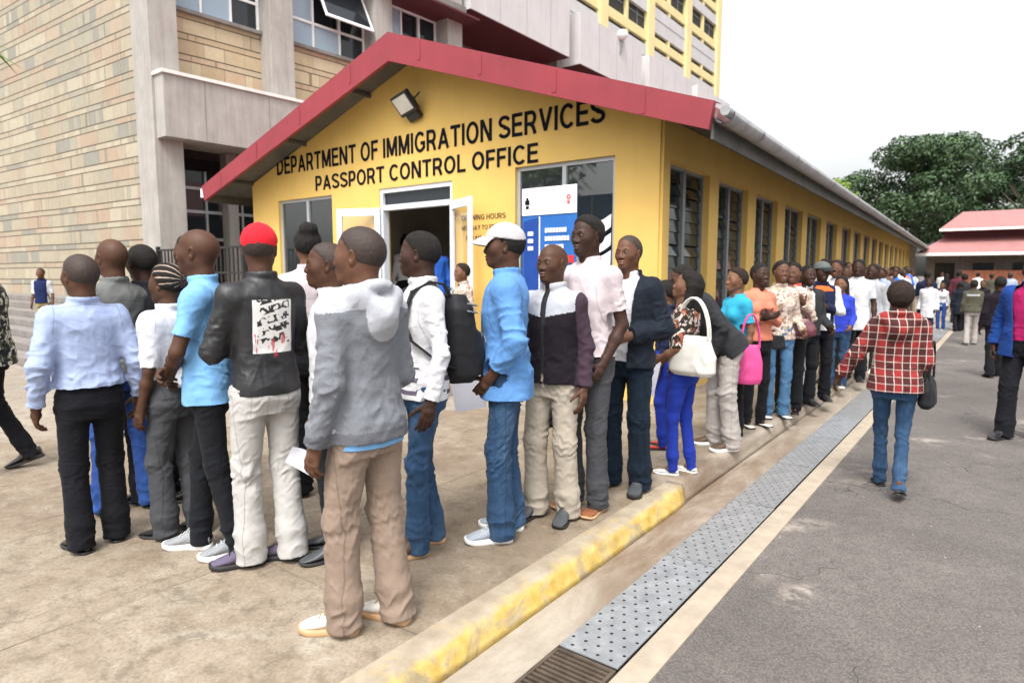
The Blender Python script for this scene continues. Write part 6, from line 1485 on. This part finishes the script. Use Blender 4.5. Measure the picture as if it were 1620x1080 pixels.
P33 = person(1534, 545, 178, 'officer walking away in an olive jacket with a pale band across the back', ty=443, z=RZ, skin=3, hair='short', seed=33, stride=.24, top=[dict(n='jacket', m=[C['olive'], C['ltgrey']], mi=lambda c, k: ((c[:, 2] > 1.32*k) & (c[:, 2] < 1.37*k) & (c[:, 1] < 0) & (np.abs(c[:, 0]) < .13)).astype(int), e=.024, bulk=1.1)], legs=dict(m=C['taupe']), shoes=('boot', S_BLK, SOLB), lod=2)
P34 = person(1514, 524, 170, 'man in a long dark blue coat left of the olive jacket', ty=446, z=RZ, skin=3, hair='short', seed=34, stride=.2, top=[dict(n='coat', m=C['navyj'], e=.016, hem=.6)], legs=dict(m=C['blacktr']), shoes=('dress', S_BLK, SOLB), lod=2)
P35 = person(1550, 520, 5, 'person in a black coat right of the olive jacket', ty=444, z=RZ, skin=1, hair='short', seed=35, top=[dict(n='coat', m=C['blackj'], e=.02)], legs=dict(m=C['blacktr']), shoes=('dress', S_BLK, SOLB), lod=2)
P36 = person(1487, 522, 20, 'woman in a white top and blue jeans holding a dark purse', ty=447, z=RZ, skin=1, hair='long', female=True, seed=36, top=[dict(m=C['white'])], legs=dict(m=C['jeanblue'], hem=.05), shoes=('flat', S_WHT, SOLW), arms=('hold', 'down'), lod=2)
P37 = person(1464, 540, 15, 'man in a long white coat beyond the checked shirt', ty=440, z=RZ, skin=3, hair='short', seed=37, top=[dict(m=C['white'], hem=.66, e=.016)], legs=dict(m=C['navy']), shoes=('dress', S_BLK, SOLB), lod=2)
# people at the office door and by the window
def inside(px, Y_, z, ty_, *a, **kw):
    r = FW*FPX+RT*(px-810)+UP*(540-440); t = Y_/r[1]; p = np.array([0, 0, CZ])+r*t; p[2] = z
    return person(0, 0, *a, loc=p, ty=ty_, **kw)
P40 = inside(688, 7.35, .3, 374, 160, 'man in a bright blue jacket going in through the office door', skin=3, hair='short', seed=40, top=[dict(n='jacket', m=C['blue'], e=.014)], legs=dict(m=C['blacktr']), shoes=('dress', S_BLK, SOLB), lod=1)
P41 = inside(666, 8.4, .3, 362, 20, 'man in a pale shirt standing inside the dark doorway', skin=3, hair='short', seed=41, top=[dict(m=C['ltgrey'])], legs=dict(m=C['blacktr']), shoes=('dress', S_BLK, SOLB), lod=2)
P42 = inside(642, 8.0, .3, 372, 170, 'dark haired person deep inside the doorway at its left', skin=2, hair='bun', seed=42, female=True, top=[dict(m=C['white'])], legs=dict(m=C['blacktr']), shoes=('dress', S_BLK, SOLB), lod=2)
P43 = inside(731, 6.2, .0, 416, 60, 'woman in a grey print top half hidden by the open door', skin=2, hair='brown', seed=43, female=True, top=[dict(m=C['beige'])], legs=dict(m=C['jean']), shoes=('dress', S_BLK, SOLB), lod=1)
P44 = inside(884, 5.3, .0, 398, 40, 'person with a tan headscarf behind the balding man', skin=2, hair='none', seed=44, female=True, top=[dict(m=C['brown'])], legs=dict(m=C['blacktr']), shoes=('dress', S_BLK, SOLB), lod=1)
cap_on(P44, cloth('tan_scarf', (.45, .18, .06)), C['brown'], brim=False)
# left edge
P50 = person(-2, 748, 92, 'person in a black and white camouflage jacket walking out at the left edge', H=1.78, skin=3, hair='short', seed=50, stance=(.07, 0), stride=-.40, top=[dict(n='camouflage_jacket', m=C['camo'], e=.026, hem=.84, bulk=1.08)], legs=dict(m=C['blacktr'], th=.092, kn=.07, hem=.062), shoes=('dress', S_BLK, SOLB), arms=('swingf', 'down'), lod=0)
g5 = at_depth(74, 560, 14.2)
P51 = person(0, 0, 25, 'schoolchild in a navy sleeveless pullover and khaki shorts on the worn steps', loc=(g5[0], g5[1], .14*1), H=1.52, skin=1, hair='buzz', seed=51, top=[dict(n='pullover', m=[C['schoolnavy'], C['white']], mi=sweater_mi, sleeve='elbow', e=.012)], legs=dict(m=C['khakis'], name='shorts'), shoes=('dress', S_BLK, SOLB), lod=2)
# ------------------------------------------------------------------ the crowd further down the street
cols_ = ['white', 'ltgrey', 'navy', 'dkgrey', 'maroon', 'bluewhite', 'salmon', 'white', 'blue', 'olive', 'white', 'brown', 'pinkish', 'white', 'orange', 'blackj']
desc = {'white': 'white shirt', 'ltgrey': 'light grey shirt', 'navy': 'navy top', 'dkgrey': 'charcoal top', 'maroon': 'maroon top', 'bluewhite': 'pale blue shirt', 'salmon': 'salmon top', 'blue': 'blue top', 'olive': 'olive jacket', 'brown': 'brown top', 'pinkish': 'pale pink shirt', 'orange': 'orange top', 'blackj': 'black jacket'}
rc = random.Random(12); protos = {}
spots = []
y = 11.6
while y < 30:
    spots.append((-2.3-.035*(y-9)+rc.uniform(-.25, .30), y+rc.uniform(-.2, .2), 0)); 
    if rc.random() < .55: spots.append((-2.9-.037*(y-9)+rc.uniform(-.15, .15), y+.3, 0))
    y += .45
for (xx, yy_) in ((-1.55, 19.5), (-.9, 23), (-1.2, 26.5), (.2, 30), (1.6, 27), (2.4, 33), (.9, 36), (-.4, 34), (3.3, 29), (3.0, 38), (-1.4, 31), (-1.0, 39), (1.9, 41), (-2.1, 36), (-2.6, 41), (.3, 42), (4.6, 36), (-1.9, 44), (3.9, 43)): spots.append((xx, yy_, RZ))
places = ['by the wall', 'near the kerb', 'in the middle of the queue', 'on the road']
for i, (xx, yy_, z_) in enumerate(spots):
    c_ = cols_[i % len(cols_)]; fem = i % 3 == 1; key = (c_, fem)
    lg = rc.choice(['blacktr', 'jean', 'dkgrey', 'khaki', 'navy']); hr = rc.choice(['short', 'buzz', 'thick']) if not fem else rc.choice(['long', 'thick', 'brown'])
    hd_ = {'short': 'short black hair', 'buzz': 'cropped hair', 'thick': 'thick hair', 'long': 'long hair', 'brown': 'brown hair'}[hr]
    lg_ = {'blacktr': 'black', 'jean': 'blue denim', 'dkgrey': 'grey', 'khaki': 'khaki', 'navy': 'navy'}[lg]
    lab = f'far {"woman" if fem else "man"}, {desc[c_]}, {lg_} trousers, {hd_}, {"on the road" if z_ < 0 else "by the wall" if xx < -2.75-.035*(yy_-9) else "in the queue"}'
    fc = rc.choice([20, 0, -20, 40]) if z_ == 0 else rc.choice([0, 170, 15, 190])
    used = globals().setdefault('USED', {}); used[lab] = used.get(lab, 0)+1
    if used[lab] > 1: lab += [', farther off', ', farthest of them'][min(used[lab]-2, 1)]
    person(0, 0, fc, lab, loc=(xx, yy_, z_), H=rc.uniform(1.58, 1.70) if fem else rc.uniform(1.66, 1.82), skin=rc.choice([0, 1, 3]), hair=hr, female=fem, seed=100+i, top=[dict(m=C[c_], e=.010, n='jacket' if 'jacket' in desc[c_] else 'shirt')], legs=dict(m=C[lg]), shoes=None if yy_ > 16 else ('dress', S_BLK, SOLB), lod=3 if yy_ > 14 else 2, group='people far down the street', arms=(rc.choice(['down', 'hold']), rc.choice(['down', 'folded'])))
# pale parasol above the far crowd
ub = empty('parasol', (3.6, 33, RZ), label='pale parasol raised over the far crowd beside the blue blazer', cat='parasol')
q = MB(); n = 8; vs = [(0, 0, 2.75)]+[(1.5*math.cos(2*math.pi*i/n), 1.5*math.sin(2*math.pi*i/n), 2.2) for i in range(n)]+[(1.5*math.cos(2*math.pi*i/n), 1.5*math.sin(2*math.pi*i/n), 2.08) for i in range(n)]
q.add(vs, [(0, 1+i, 1+(i+1) % n) for i in range(n)]+[(1+i, 1+n+i, 1+n+(i+1) % n, 1+(i+1) % n) for i in range(n)]); q.build('canopy', M['conclight'], ub)
q = MB(); q.tube((0, 0, 0), (0, 0, 2.74), .025); q.build('pole', M['aludark'], ub)
